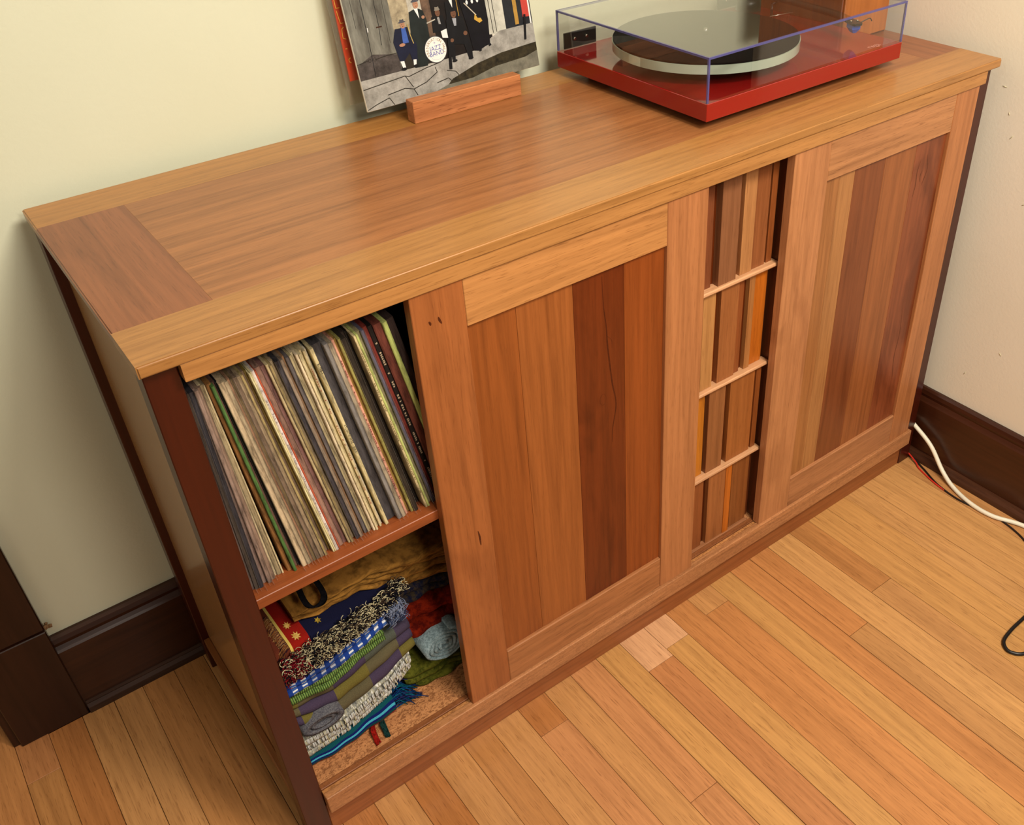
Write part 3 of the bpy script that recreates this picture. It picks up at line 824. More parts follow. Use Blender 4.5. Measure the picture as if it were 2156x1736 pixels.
# blue and white plaid
mt, nt, b, n = fabric_base('blue_plaid')
sp = uvnode(nt)
ux = mth(nt, 'FRACT', mth(nt, 'MULTIPLY', sp.outputs[0], 62)); uy = mth(nt, 'FRACT', mth(nt, 'MULTIPLY', sp.outputs[1], 9))
sx_ = mth(nt, 'GREATER_THAN', ux, 0.5); sy_ = mth(nt, 'GREATER_THAN', uy, 0.62)
cr = mixc(nt, sx_, lin('#1c3a86'), lin('#3c5c9c'))
cr = mixc(nt, mth(nt, 'MULTIPLY', sx_, sy_), cr, lin('#dcdcdc'))
big = mth(nt, 'GREATER_THAN', mth(nt, 'FRACT', mth(nt, 'MULTIPLY', sp.outputs[0], 7)), 0.6)
cr = mixc(nt, mth(nt, 'MULTIPLY', big, 0.5), cr, lin('#16285c'))
nt.links.new(cr, b.inputs['Base Color'])
c5 = folded('plaid_cloth', mt, 'blue and white plaid cloth folded above the green ribbed throw', 'cloth', 0.047, 0.250,
            tb(.2760, .2640, .280, .285), tb(.3020, .3020, .320, .335), tb(.070, .078, .088, .100), 3, 0.30, seed=8)
items = []
for k in range(90):
    x = ry.uniform(0.222, 0.256); z = ry.uniform(0.295, 0.332); y = 0.097
    items.append(([Vector((x, y, z)), Vector((x + ry.uniform(.001, .007), y - 0.010, z - 0.002)), Vector((x + ry.uniform(.004, .012), y - 0.012, z - ry.uniform(0.006, 0.012))), Vector((x + ry.uniform(-.004, .008), y - 0.011, z - ry.uniform(0.012, 0.020)))], ry.choice([0, 1])))
strands('fringe', [cloth('#8c98b4'), cloth('#3c4a6c')], c5, items, 0.0007)

# tapestry throw with red border
mt, nt, b, n = fabric_base('tapestry_throw')
tc = nt.nodes.new('ShaderNodeUVMap'); tc.uv_map = 'UVMap'
sp = nt.nodes.new('ShaderNodeSeparateXYZ'); nt.links.new(tc.outputs[0], sp.inputs[0])
cr = ramp(nt, mth(nt, 'MULTIPLY', sp.outputs[0], 1.0), [(0.0, lin('#5c2818')), (0.0735, lin('#d0b45c')), (0.0780, lin('#8c160c')), (0.1020, lin('#10122e'))], 'CONSTANT')
nt.links.new(cr, b.inputs['Base Color'])
ttop = tb(.352, .356, .352, .345)
c6 = folded('tapestry_throw', mt, 'navy tapestry throw with red starred border and black and white fringe on the stack', 'throw', 0.050, 0.245,
            tb(.3020, .3020, .320, .335), ttop, tb(.078, .080, .086, .10), 2, 0.26, seed=9, slope=-0.10)


def star(bm, c, r, nrm_y=-0.1, pts=8, ri=0.5):
    q = []
    for k in range(pts * 2):
        a = math.pi * k / pts; rr_ = r if k % 2 == 0 else r * ri
        q.append(bm.verts.new((c[0] + rr_ * math.cos(a), c[1] + rr_ * 1.6 * math.sin(a), c[2] - 0.10 * 1.6 * rr_ * math.sin(a))))
    bm.faces.new(q)


bm = bmesh.new()
for cc in ((0.0905, 0.098, 0.0070), (0.0885, 0.128, 0.0060)):
    star(bm, (cc[0], cc[1], interp(ttop, cc[0]) - 0.1 * (cc[1] - 0.079) + 0.0016), cc[2])
link('star_motif', bm, cloth('#dcb868', '#c89c48'), c6)
bm = bmesh.new(); star(bm, (0.128, 0.105, interp(ttop, .128) - 0.1 * 0.026 + 0.0016), 0.0052, pts=6)
link('star_motif', bm, cloth('#b89c3c', '#8c7428'), c6)
items = []
for k in range(3200):
    x = ry.uniform(0.052, 0.258)
    zt = interp(tb(.346, .360, .362, .372), x); zb = interp(tb(.304, .314, .330, .350), x)
    z = zb + (zt - zb) * ry.random() ** 0.9
    y = interp(tb(.070, .070, .078, .090), x) - 0.006 * math.sin(math.pi * (z - zb) / (zt - zb)) + ry.uniform(-0.004, 0.003)
    p = Vector((x, y, z)); d = Vector((ry.uniform(-1, 1), ry.uniform(-0.4, 0.2), ry.uniform(-0.9, 0.5))); d.normalize()
    e = Vector((-d.z, -0.2, d.x)) * ry.choice([-1, 1]) * ry.uniform(.003, .006); Ls = ry.uniform(0.005, 0.012)
    red = x < 0.085 and ry.random() < 0.45
    items.append(([p, p + d * Ls * 0.3 + e * 0.8, p + d * Ls * 0.75 + e, p + d * Ls * 1.05 + e * 0.3], 2 if red else ry.choice([0, 0, 1, 1, 3] if x < 0.2 else [0, 1, 1, 3])))
strands('fringe', [cloth('#ded4ae', '#b0a680', 900), cloth('#12131f', '#0a0a12', 900), cloth('#8c1a24', '#5c1018', 900), cloth('#5c4a3a', '#382c24', 900)], c6, items, 0.00062)
items = []
for k in range(420):
    y = ry.uniform(0.078, 0.165); x = 0.0725 + ry.uniform(-.001, .001); z = 0.356 - 0.1 * (y - 0.079)
    items.append(([Vector((x, y, z + 0.002)), Vector((x - 0.008, y - 0.003 + ry.uniform(-.002, .002), z + 0.001)), Vector((x - 0.018 - ry.uniform(0, .005), y - 0.006 + ry.uniform(-.004, .004), z - 0.010 - ry.uniform(0, .02)))], ry.choice([0, 0, 1, 2])))
strands('fringe', [cloth('#8a5228', '#5c3418', 900), cloth('#3a1c28', '#241018', 900), cloth('#b08a58', '#7c5c38', 900)], c6, items, 0.0008)

# golden brown woven blanket
mt, nt, b, n = fabric_base('gold_blanket')
sp = uvnode(nt)
fy = mth(nt, 'FRACT', mth(nt, 'MULTIPLY', sp.outputs[1], 2.0))
nz = noise(nt, coords(nt, (60, 60, 300), False), 1.0, 3, 0.6)
cr = mixc(nt, 0.8, lin('#94692e'), ramp(nt, nz, [(0.35, (0.35, 0.3, 0.25, 1)), (0.6, (1.15, 1.1, 1.0, 1))]), 'MULTIPLY')
nt.links.new(cr, b.inputs['Base Color'])
GX = [0.097, 0.145, 0.21, 0.28, 0.36, 0.40]
gb = lambda *z: list(zip(GX, z))
c7 = folded('woven_blanket', mt, 'golden brown woven blanket with scalloped edge lying on top of the pile', 'blanket', 0.098, 0.405,
            gb(.362, .352, .352, .318, .300, .295), gb(.371, .377, .383, .372, .366, .360), gb(.118, .120, .118, .115, .112, .112), 4, 0.34, seed=10, wob=0.003)
# black bag with strap
bm = bmesh.new()
rs = bmesh.ops.create_uvsphere(bm, u_segments=20, v_segments=12, radius=1)
for v in rs['verts']:
    v.co = Vector((0.225 + v.co.x * 0.14 * (1 + 0.1 * math.sin(5 * v.co.y)), 0.255 + v.co.y * 0.075, 0.436 + v.co.z * 0.050 + 0.004 * math.sin(9 * v.co.x)))
bag = link('cloth_bag', bm, cloth('#0c0a0e'), None, smooth=True); tag(bag, 'black cloth bag with looped strap pushed in under the shelf', 'bag')
bm = bmesh.new()
for P_ in (smooth_path([(0.135, 0.20, 0.430), (0.122, 0.14, 0.412), (0.118, 0.108, 0.400), (0.124, 0.100, 0.388), (0.140, 0.102, 0.384), (0.148, 0.110, 0.394), (0.146, 0.14, 0.415), (0.155, 0.20, 0.430)], 6),):
    A = []
    for p in P_:
        A.append((bm.verts.new(p + Vector((-0.0045, 0, 0.002))), bm.verts.new(p + Vector((0.0045, 0, -0.002))), bm.verts.new(p + Vector((0.0045, 0.0015, 0.000))), bm.verts.new(p + Vector((-0.0045, 0.0015, 0.004)))))
    for a, b2 in zip(A, A[1:]):
        for k in range(4): bm.faces.new((a[k], a[(k + 1) % 4], b2[(k + 1) % 4], b2[k]))
bmesh.ops.recalc_face_normals(bm, faces=bm.faces)
link('strap', bm, cloth('#0e0c10'), bag, smooth=True)

# right hand group
c8 = folded('dark_shawl', cloth('#1c2038', '#4c4030', 120), 'dark navy patterned shawl under the golden blanket beside the left door', 'shawl', 0.265, 0.415,
            [(0.2, .262), (.42, .255)], [(0.2, .312), (.42, .296)], [(0.2, .135), (.42, .125)], 3, 0.36, seed=12, wob=0.003)
c9 = folded('red_cloth', cloth('#8a240c', '#561008', 90), 'crumpled red-orange cloth between the stack and the rolled towel', 'cloth', 0.258, 0.420,
            [(0.2, .200), (.30, .192), (.42, .185)], [(0.2, .262), (.42, .255)], [(0.2, .120), (.30, .112), (.42, .112)], 2, 0.36, seed=13, wob=0.004, nar=9)
c10 = folded('olive_cloth', cloth('#5c5c1c', '#34380c', 90), 'olive green cloth under the rolled pale towel', 'cloth', 0.235, 0.400,
             [(0.2, .1045), (.42, .1045)], [(0.2, .148), (.27, .140), (.42, .130)], [(0.2, .110), (.27, .088), (.42, .090)], 3, 0.34, seed=14, wob=0.003)
# rolled towel: a spiral of thick cloth
bm = bmesh.new(); N = 110; turns = 4.2; cxr, czr = 0.3110, 0.1790
ringo = []
for k in range(N + 1):
    a = 2 * math.pi * turns * k / N; r = 0.0035 + 0.0290 * k / N
    w_ = 0.0029
    for_r = []
    c_, s_ = math.cos(a), math.sin(a)
    sxr = 1.22
    p_o = Vector((cxr + sxr * (r + w_) * c_, 0, czr + (r + w_) * s_)); p_i = Vector((cxr + sxr * (r - w_) * c_, 0, czr + (r - w_) * s_))
    y0 = 0.084 + 0.0016 * math.sin(a * 3.1) + 0.0007 * random.uniform(-1, 1)
    ringo.append([bm.verts.new(p_o + Vector((0, y0 + 0.0015, 0))), bm.verts.new((p_o + p_i) / 2 + Vector((0, y0 - 0.0012, 0))), bm.verts.new(p_i + Vector((0, y0 + 0.0015, 0))), bm.verts.new(p_i + Vector((0, 0.30, 0))), bm.verts.new(p_o + Vector((0, 0.30, 0)))])
for A, B in zip(ringo, ringo[1:]):
    for k in range(5): bm.faces.new((A[k], A[(k + 1) % 5], B[(k + 1) % 5], B[k]))
bm.faces.new(ringo[0]); bm.faces.new(ringo[-1][::-1])
bmesh.ops.recalc_face_normals(bm, faces=bm.faces)
tw = link('rolled_towel', bm, cloth('#a8c0c8', '#7c9298', 260), None, smooth=True)
tag(tw, 'pale blue-grey towel rolled up beside the left sliding door', 'towel')

# ------------------------------------------------------------------ album holder and sleeves
hold = root('album_stand', 'small reddish wooden stand holding record sleeves on the cabinet top', 'stand', (0, 0, H))
hy0 = 0.4185
hm = wood('#b47448', 'x', 0.42, 0.4, 0.9, 0, 0.35)
rotz = math.radians(1.2)
box('front_bar', hm, hold, 0.5575, 0.7600, hy0, 0.4410, 0.0002, 0.0345, 0.0009)
box('back_bar', hm, hold, 0.5900, 0.7300, 0.4690, 0.5100, 0.0002, 0.0300, 0.0009)
box('base_bar', hm, hold, 0.5900, 0.7300, 0.4412, 0.4688, 0.0002, 0.0180, 0.0005)

yaw_s, lean_s = math.radians(2.1), math.radians(10)
als = root('album_sleeve', 'album sleeve with street band photograph leaning in the wooden stand', 'record sleeve', (0.4975, 0.4535, 0.9400), (0, 0, 0), 'album sleeves on the stand')
als.rotation_euler = (-lean_s, 0, yaw_s)
# local frame: x along the bottom edge, z up the sleeve, -y out of the printed face
WS, HS = 0.3345, 0.326
bm = bmesh.new(); add_box(bm, 0, WS, 0, 0.0042, 0, HS, 0.0006)
link('card_sleeve', bm, plain('#d8d2c4', 0.5, 0.4, vary=0.06), als)


def pmat(col, rough=0.35, vary=0.15, scale=60, s3=(1, 1, 1), dark=None):
    key = ('print', col, vary, scale, s3, dark)
    if key in MATS: return MATS[key]
    mt, nt, b, out = newmat('print_' + col.strip('#'))
    c = lin(col); d = lin(dark) if dark else mul(c, 1 - vary)
    n = noise(nt, coords(nt, s3, False), scale, 6, 0.7)
    nt.links.new(ramp(nt, n, [(0.32, d), (0.68, mul(c, 1 + vary))]), b.inputs['Base Color'])
    b.inputs['Roughness'].default_value = rough; b.inputs['Specular IOR Level'].default_value = 0.4
    MATS[key] = mt; return mt


PM = {}
pm_list = []


def PI_(col, **k):
    mt = pmat(col, **k)
    if mt not in pm_list: pm_list.append(mt)
    return pm_list.index(mt)


pbm = bmesh.new(); layer = [0]


def poly(pts, mi, z=None):
    layer[0] += 1
    off = -0.00012 - layer[0] * 0.000010
    pts = [(min(max(px_, 0.05), WS * 100 - 0.05), min(max(pz_, 0.05), HS * 100 - 0.05)) for px_, pz_ in pts]
    f = pbm.faces.new([pbm.verts.new((a / 100, off, c / 100)) for a, c in pts]); f.material_index = mi
    return f


def ell(cx, cz, rx_, rz_, mi, n_=20):
    poly([(cx + rx_ * math.cos(2 * math.pi * k / n_), cz + rz_ * math.sin(2 * math.pi * k / n_)) for k in range(n_)], mi)


def line(pts, w_, mi):
    for (a, b_) in zip(pts, pts[1:]):
        d = Vector((b_[0] - a[0], b_[1] - a[1])); n_ = Vector((-d.y, d.x)).normalized() * w_ / 2
        poly([(a[0] + n_.x, a[1] + n_.y), (b_[0] + n_.x, b_[1] + n_.y), (b_[0] - n_.x, b_[1] - n_.y), (a[0] - n_.x, a[1] - n_.y)], mi)


blk = PI_('#121418', vary=0.3); nvy = PI_('#141a30', vary=0.3); skin = PI_('#a87c62', vary=0.2); skind = PI_('#6a4a38', vary=0.2)
wht = PI_('#dcdcdc', vary=0.05); pav = PI_('#a4a29c', vary=0.1, scale=45, dark='#74726c'); dkp = PI_('#2a2620')
dgr = PI_('#1c2424', vary=0.3)
# backdrop
poly([(0, 4.6), (7.5, 4.6), (7.7, 32.5), (0, 32.5)], PI_('#77776e', scale=30, s3=(1, 1, .25), dark='#342e28', vary=0.25))
poly([(0, 4.6), (7.4, 4.6), (7.2, 7.2), (3, 8.0), (0, 6.8)], PI_('#4c4644', scale=60, dark='#2a2624', vary=0.25))
poly([(7.4, 4.6), (10.8, 4.6), (10.8, 32.5), (7.6, 32.5)], PI_('#b4a88c', scale=40, dark='#6c6250', vary=0.15))
poly([(7.4, 4.6), (14, 4.6), (14, 8.6), (7.4, 8.4)], dkp)
poly([(10.6, 10), (13.2, 10), (13.2, 32.5), (10.6, 32.5)], PI_('#c4c0b4', scale=40, dark='#8c887c', vary=0.1))
poly([(13.0, 4.6), (14.8, 4.6), (14.8, 32.5), (12.8, 32.5)], PI_('#6a5444', scale=60, dark='#40342c', vary=0.2))
poly([(14.5, 4.4), (25, 4.8), (25, 32.5), (14.5, 32.5)], PI_('#181414', vary=0.4))
poly([(24.4, 6.8), (25.9, 6.6), (27.9, 6.8), (28.4, 32.5), (24.5, 32.5)], PI_('#c8c8bc', scale=30, dark='#9a9a90', vary=0.08))
poly([(27.9, 6.8), (33.4, 7.0), (33.4, 32.5), (28.3, 32.5)], PI_('#20242a', vary=0.4))
poly([(29.9, 7.3), (30.65, 7.3), (30.8, 32.5), (30.1, 32.5)], PI_('#a8823c', vary=0.2))
poly([(31.6, 8.2), (33.0, 8.1), (33.2, 32.5), (31.7, 32.5)], PI_('#b84038', vary=0.1))
poly([(32.9, 7.0), (33.2, 7.0), (33.4, 32.5), (33.1, 32.5)], wht)
for p0, p1 in (((25.3, 6.9), (25.2, 32)), ((26.0, 6.9), (25.9, 32))): line([p0, p1], 0.12, dkp)
line([(3.15, 32), (2.9, 10), (2.7, 4.8)], 0.09, blk); line([(5.3, 32), (5.1, 12), (4.85, 9.0)], 0.08, blk); line([(1.4, 32), (1.3, 12)], 0.06, dkp); line([(6.6, 32), (6.4, 9)], 0.06, dkp)
line([(4.6, 11.6), (5.6, 11.6)], 0.2, PI_('#3c2418')); line([(3.1, 11.2), (3.15, 11.8)], 0.14, wht)
line([(0.1, 7.0), (2.2, 7.3)], 0.12, dkp); line([(3.2, 7.2), (5.4, 7.4), (7.3, 7.4)], 0.12, dkp)
for cx_ in (2.3, 3.2):
    for q in range(8):
        a, b_ = q * math.pi / 4, (q + 1) * math.pi / 4
        line([(cx_ + .25 * math.cos(a), 7.25 + .25 * math.sin(a)), (cx_ + .25 * math.cos(b_), 7.25 + .25 * math.sin(b_))], 0.07, dkp)
# pavement
poly([(24, 4.7), (33.5, 4.7), (33.5, 7.0), (26.5, 7.0), (24, 6.0)], pav)
poly([(0, 0), (33.5, 0), (33.5, 6.9), (28, 6.6), (25.4, 5.6), (22.3, 5.0), (14.7, 4.75), (0, 4.65)], pav)
poly([(16.0, 1.6), (21.18, 2.94), (26.15, 3.62), (33.5, 3.93), (33.5, 2.58), (30.76, 2.0), (24.51, 1.76), (19.88, 0.94), (15, 0.9)], PI_('#3a3424', scale=90, dark='#141410', vary=0.3))
poly([(15, 0.9), (19.9, 0.94), (24.5, 1.76), (30.8, 2.0), (33.5, 2.58), (33.5, 0), (11, 0)], PI_('#7c7a6c', scale=60, dark='#5c5a50', vary=0.1))
for ck in ([(0.1, 3.3), (7.62, 3.84), (8.2, 3.6), (11.62, 4.23), (14, 4.5)], [(0.1, 0.3), (1.77, 0.79), (4.1, 1.29), (4.76, 0.08)], [(3.98, 1.74), (7.15, 2.06), (8.66, 1.62), (11.08, 2.13), (13.4, 3.2), (13.2, 4.0)],
           [(8.66, 1.62), (9.14, 0.55)], [(7.62, 3.84), (8.66, 1.9)], [(15.2, 3.1), (16.8, 2.6), (17.3, 1.9)], [(13, 1.6), (15.2, 1.9), (15.9, 1.2)]): line(ck, 0.13, dkp)


def face(cx, cz, r, sk, hat=None, hw=1.5):
    ell(cx, cz, r, r * 1.25, sk, 12)
    ell(cx - r * .35, cz + r * .25, r * .12, r * .1, blk, 6); ell(cx + r * .35, cz + r * .25, r * .12, r * .1, blk, 6); line([(cx - r * .3, cz - r * .5), (cx + r * .3, cz - r * .5)], r * .12, dkp)
    if hat is not None:
        ell(cx, cz + r * 1.0, r * hw, r * 0.32, hat, 12)
        poly([(cx - r * .95, cz + r * 1.0), (cx + r * .95, cz + r * 1.0), (cx + r * .75, cz + r * 2.0), (cx, cz + r * 1.8), (cx - r * .75, cz + r * 2.0)], hat)


hatg = PI_('#4c4c54'); hatb = PI_('#7c766c')
# standing figure in long dark coat
poly([(11.66, 13.01), (10.59, 12.71), (10.1, 9.0), (9.52, 5.82), (9.7, 4.6), (12.0, 4.5), (13.3, 7.5), (13.42, 11.19), (13.02, 12.57), (12.38, 12.94)], dgr)
poly([(11.54, 13.03), (12.21, 13.01), (12.19, 11.52)], wht); ell(12.9, 11.6, .3, .25, skin, 8); face(12.0, 13.6, .48, skin, hatg)
# seated figure in blue shirt
poly([(7.59, 10.78), (9.83, 10.75), (10.34, 8.94), (10.82, 7.93), (10.4, 5.7), (9.5, 5.8), (9.3, 7.0), (8.1, 6.0), (7.3, 6.1), (7.0, 8.2), (6.87, 9.0)], nvy)
poly([(8.7, 10.86), (9.41, 10.78), (9.54, 8.49), (8.49, 8.49)], PI_('#3c5ca8', vary=0.2)); face(9.05, 11.15, .42, skin, hatg, 1.55)
poly([(7.35, 6.07), (8.02, 6.03), (8.11, 4.98), (7.6, 5.0)], wht); poly([(9.66, 5.9), (10.21, 5.84), (9.99, 5.0), (9.55, 5.1)], wht)
ell(7.75, 4.85, .5, .25, blk, 8); ell(9.9, 4.9, .45, .25, blk, 8); ell(8.3, 8.35, .55, .25, skin, 8)
line([(9.9, 11.1), (10.0, 9.6), (10.3, 8.2)], 0.14, PI_('#b09a58'))
# drummer
poly([(14.3, 11.3), (16.4, 11.3), (16.6, 9.0), (14.1, 9.0)], blk); face(15.55, 11.75, .45, skind, hatb, 1.2); poly([(15.3, 11.1), (15.7, 11.1), (15.8, 10.0), (15.4, 10.1)], PI_('#8c8c8c'))
line([(13.3, 10.6), (14.9, 10.9)], 0.18, PI_('#a8a498')); poly([(15.5, 9.0), (16.6, 9.2), (16.6, 7.8), (15.6, 8.0)], wht)
# standing players
poly([(17.2, 13.0), (19.4, 13.2), (19.2, 10), (17.0, 10)], blk); poly([(17.84, 13.6), (18.63, 13.6), (18.4, 11.99)], wht); face(18.2, 14.3, .5, skin)
poly([(19.54, 14.6), (24.61, 14.6), (24.64, 9.14), (24.24, 5.32), (23.55, 5.3), (22.6, 5.0), (21.96, 4.75), (20.84, 4.98), (20.57, 8.26)], PI_('#0e0f16', vary=0.4))
face(21.0, 14.8, .5, skind, hatg); face(23.6, 15.0, .5, skin, hatb)
for cx_ in (21.2, 22.2, 23.2): ell(cx_, 12.3, .22, .35, wht, 8)
line([(20.63, 12.31), (22.54, 10.17)], 0.16, PI_('#b8b0a0')); poly([(22.3, 10.4), (22.0, 9.6), (22.9, 8.9), (23.5, 9.1), (23.3, 9.6), (22.7, 9.7)], PI_('#b8923c'))
line([(19.3, 14.5), (19.3, 10.6)], 0.12, PI_('#a8843c'))
line([(21.9, 4.75), (22.4, 4.85)], .3, blk); line([(23.9, 5.2), (24.4, 5.3)], .3, blk)
# seated front figure
poly([(17.6, 10.8), (19.95, 10.5), (20.2, 8.4), (20.0, 7.6), (20.7, 6.3), (20.5, 4.1), (19.7, 4.1), (19.3, 6.3), (17.6, 6.7), (17.2, 4.4), (16.6, 4.4), (16.6, 8.6), (16.8, 10.4)], blk)
face(18.35, 11.1, .5, skind, blk, 1.5); poly([(17.95, 10.5), (18.7, 10.4), (18.5, 9.3), (18.1, 9.3)], PI_('#9498a0')); ell(19.9, 7.9, .4, .35, skind, 8); ell(17.2, 7.3, .35, .3, skind, 8)
ell(20.1, 4.0, .5, .22, blk, 8); ell(17.0, 4.2, .5, .22, blk, 8)
# bass drum
ell(13.93, 6.55, 2.08, 2.05, PI_('#3c3c40'), 32); ell(13.93, 6.55, 1.95, 1.92, PI_('#e4e0dc', vary=0.03), 32)


def ptext(txt, size, cx_, cz_, mi, rot=0.0):
    vs, fs = text_polys(txt, size)
    w_ = max(v.x for v in vs); layer[0] += 1; off = -0.00012 - layer[0] * 0.000010
    cr_, sr_ = math.cos(rot), math.sin(rot)
    q = []
    for v in vs:
        a, c = (v.x - w_ / 2), v.y - size * 0.33
        q.append(pbm.verts.new(((cx_ + a * cr_ - c * sr_) / 100, off, (cz_ + a * sr_ + c * cr_) / 100)))
    for f in fs:
        nf = pbm.faces.new([q[k] for k in f]); nf.material_index = mi


blu = PI_('#3a4a9c', vary=0.05); brn = PI_('#8c7448', vary=0.05)
ptext('JAZZ', 0.98, 13.9, 6.78, blu, 0.03); ptext('BAND', 0.98, 13.95, 5.98, blu, 0.03)
ptext('*', 0.8, 13.9, 7.45, blu)
word = 'PRESERVATION HALL'
for k, ch in enumerate(word):
    if ch == ' ': continue
    a = math.radians(205 - k * (230 / (len(word) - 1)))
    ptext(ch, 0.62, 13.93 + 1.56 * math.cos(a), 6.55 + 1.54 * math.sin(a), brn, a - math.pi / 2)
for k in range(12):
    a = math.radians(232 + k * 7); ptext('-', 0.4, 13.93 + 1.5 * math.cos(a), 6.55 + 1.5 * math.sin(a), blu, a + math.pi / 2)
line([(16.7, 7.8), (15.95, 3.1)], 0.55, blk); line([(31.9, 8.6), (31.3, 4.7)], 0.42, blk)
print_o = link('cover_print', pbm, pm_list, als)

# orange sleeve behind, in clear plastic
als2 = root('album_sleeve', 'orange-red album sleeve in clear plastic behind the street photograph sleeve', 'record sleeve', (0.4868, 0.4790, 0.9480), (0, 0, 0), 'album sleeves on the stand')
als2.rotation_euler = (-math.radians(7.2), 0, math.radians(1.0))
bm = bmesh.new(); add_box(bm, 0.0040, 0.313, 0.0006, 0.0030, 0.0345, 0.338, 0.0004)
link('card_sleeve', bm, plain('#e04410', 0.45, 0.4, vary=0.08), als2)
bm = bmesh.new(); add_box(bm, -0.0045, 0.318, 0.0, 0.0004, 0.0005, 0.342); add_box(bm, -0.0045, 0.318, 0.0032, 0.0036, 0.0005, 0.342); add_box(bm, -0.0045, -0.0040, 0.0004, 0.0032, 0.0005, 0.342)
film, nt, b, out = newmat('clear_sleeve_film')
nt.nodes.remove(b)
tr = nt.nodes.new('ShaderNodeBsdfTransparent'); tr.inputs[0].default_value = (0.93, 0.92, 0.88, 1); df = nt.nodes.new('ShaderNodeBsdfGlossy'); df.inputs['Roughness'].default_value = 0.2
mx = nt.nodes.new('ShaderNodeMixShader'); mx.inputs[0].default_value = 0.10
nt.links.new(tr.outputs[0], mx.inputs[1]); nt.links.new(df.outputs[0], mx.inputs[2]); nt.links.new(mx.outputs[0], out.inputs[0])
link('plastic_sleeve', bm, film, als2)
bm = bmesh.new()


def stroke(pts, w_=0.0011):
    for a, b_ in zip(pts, pts[1:]):
        a = Vector((a[0], -0.0003, a[1])); b_ = Vector((b_[0], -0.0003, b_[1])); d = (b_ - a).normalized(); n_ = Vector((-d.z, 0, d.x)) * w_ / 2
        q = [a + n_ - d * w_ / 2, b_ + n_ + d * w_ / 2, b_ - n_ + d * w_ / 2, a - n_ - d * w_ / 2]
        bm.faces.new([bm.verts.new(p) for p in q])


stroke([(0.012, 0.068), (0.009, 0.0665), (0.009, 0.0630), (0.012, 0.0610)])
stroke([(0.008, 0.082), (0.010, 0.082)])
stroke([(0.012, 0.1125), (0.0085, 0.1105), (0.0075, 0.0975), (0.012, 0.0955)][::1])
stroke([(0.0065, 0.136), (0.0085, 0.1185), (0.013, 0.1185)])
stroke([(0.0065, 0.155), (0.0065, 0.140), (0.012, 0.140)]); stroke([(0.0065, 0.176), (0.0065, 0.160), (0.012, 0.160)])
link('cover_lettering', bm, plain('#d8a03c', 0.5), als2)

# ------------------------------------------------------------------ turntable
SC = 1.0346
tt = root('turntable', 'red record player with clear dust cover on the cabinet top', 'turntable', (0.8719, 0.0921, H), (0, 0, 0.008))
Wt, Dt = 0.447 * SC, 0.36 * SC
z0, z1, zc = 0.0138, 0.0410, 0.1085
red, nt, b, out = newmat('red_gloss_lacquer')
b.inputs['Base Color'].default_value = lin('#8c100e'); b.inputs['Roughness'].default_value = 0.10; b.inputs['Specular IOR Level'].default_value = 0.5
b.inputs['Coat Weight'].default_value = 0.6; b.inputs['Coat Roughness'].default_value = 0.05
box('plinth', red, tt, 0, Wt, 0, Dt, z0, z1, 0.0008)
blackp = plain('#0c0b0c', 0.35, 0.5)
for (a, c) in ((0.05, 0.05), (Wt - 0.05, 0.05), (0.05, Dt - 0.05), (Wt - 0.05, Dt - 0.05)):
    bm = bmesh.new(); add_cyl(bm, (a, c, 0.0002), (a, c, z0), 0.017, 0.021, 24); link('foot', bm, blackp, tt)
pcx, pcy = 1.03 - 0.8719, 0.262 - 0.0921
glassp, nt, b, out = newmat('frosted_glass_platter')
b.inputs['Base Color'].default_value = lin('#a9b8a6'); b.inputs['Roughness'].default_value = 0.12; b.inputs['Transmission Weight'].default_value = 0.0
b.inputs['Specular IOR Level'].default_value = 0.7
bm = bmesh.new(); add_cyl(bm, (pcx, pcy, z1 + 0.004), (pcx, pcy, z1 + 0.020), 0.06, None, 40); link('sub_platter', bm, blackp, tt)
bm = bmesh.new(); add_cyl(bm, (pcx, pcy, z1 + 0.0200), (pcx, pcy, z1 + 0.0340), 0.1552, None, 96)
bmesh.ops.bevel(bm, geom=[e for e in bm.edges if len(e.link_faces) == 2 and abs(e.verts[0].co.z - e.verts[1].co.z) < 1e-6], offset=0.0008, segments=2, affect='EDGES')
plt = link('platter', bm, glassp, tt)
bm = bmesh.new(); add_cyl(bm, (pcx, pcy, z1 + 0.0341), (pcx, pcy, z1 + 0.0372), 0.1535, None, 96); link('felt_mat', bm, cloth('#161312', '#0b0a0a', 500, 0.2), tt)
bm = bmesh.new(); add_cyl(bm, (pcx, pcy, z1 + 0.0372), (pcx, pcy, z1 + 0.0480), 0.0036, 0.003, 16); link('spindle', bm, plain('#a8a8a8', 0.2, 0.6, 1.0), tt)
# armature
ax, ay, az = 1.302 - 0.8719, 0.425 - 0.0921, 0.0
bm = bmesh.new(); add_cyl(bm, (ax, ay, z1), (ax, ay, z1 + 0.022), 0.024, 0.021, 32); add_cyl(bm, (ax, ay, z1 + 0.022), (ax, ay, z1 + 0.042), 0.013, 0.013, 24)
arm = link('tonearm_base', bm, blackp, tt)
arm_end = (1.2905 - 0.8719, 0.212 - 0.0921, 0.0745)
bm = bmesh.new()
add_tube(bm, smooth_path([(ax, ay, z1 + 0.0365), (ax - 0.004, 0.25, z1 + 0.0345), arm_end, (1.2810 - .8719, 0.170 - .0921, 0.0735)], 6), 0.0062, 12)
ta = link('tonearm', bm, blackp, tt)
bm = bmesh.new()
hc = Vector((1.2755 - 0.8719, 0.154 - 0.0921, 0.0725)); hd = Vector((-0.40, -0.917, 0)).normalized(); hn = Vector((hd.y, -hd.x, 0))
A = [hc + hd * a + hn * b_ + Vector((0, 0, c)) for c in (-0.0015, 0.0020) for a, b_ in ((-0.020, -0.005), (-0.006, -0.0095), (0.014, -0.0095), (0.018, -0.006), (0.018, 0.006), (0.014, 0.0095), (-0.006, 0.0095), (-0.020, 0.005))]
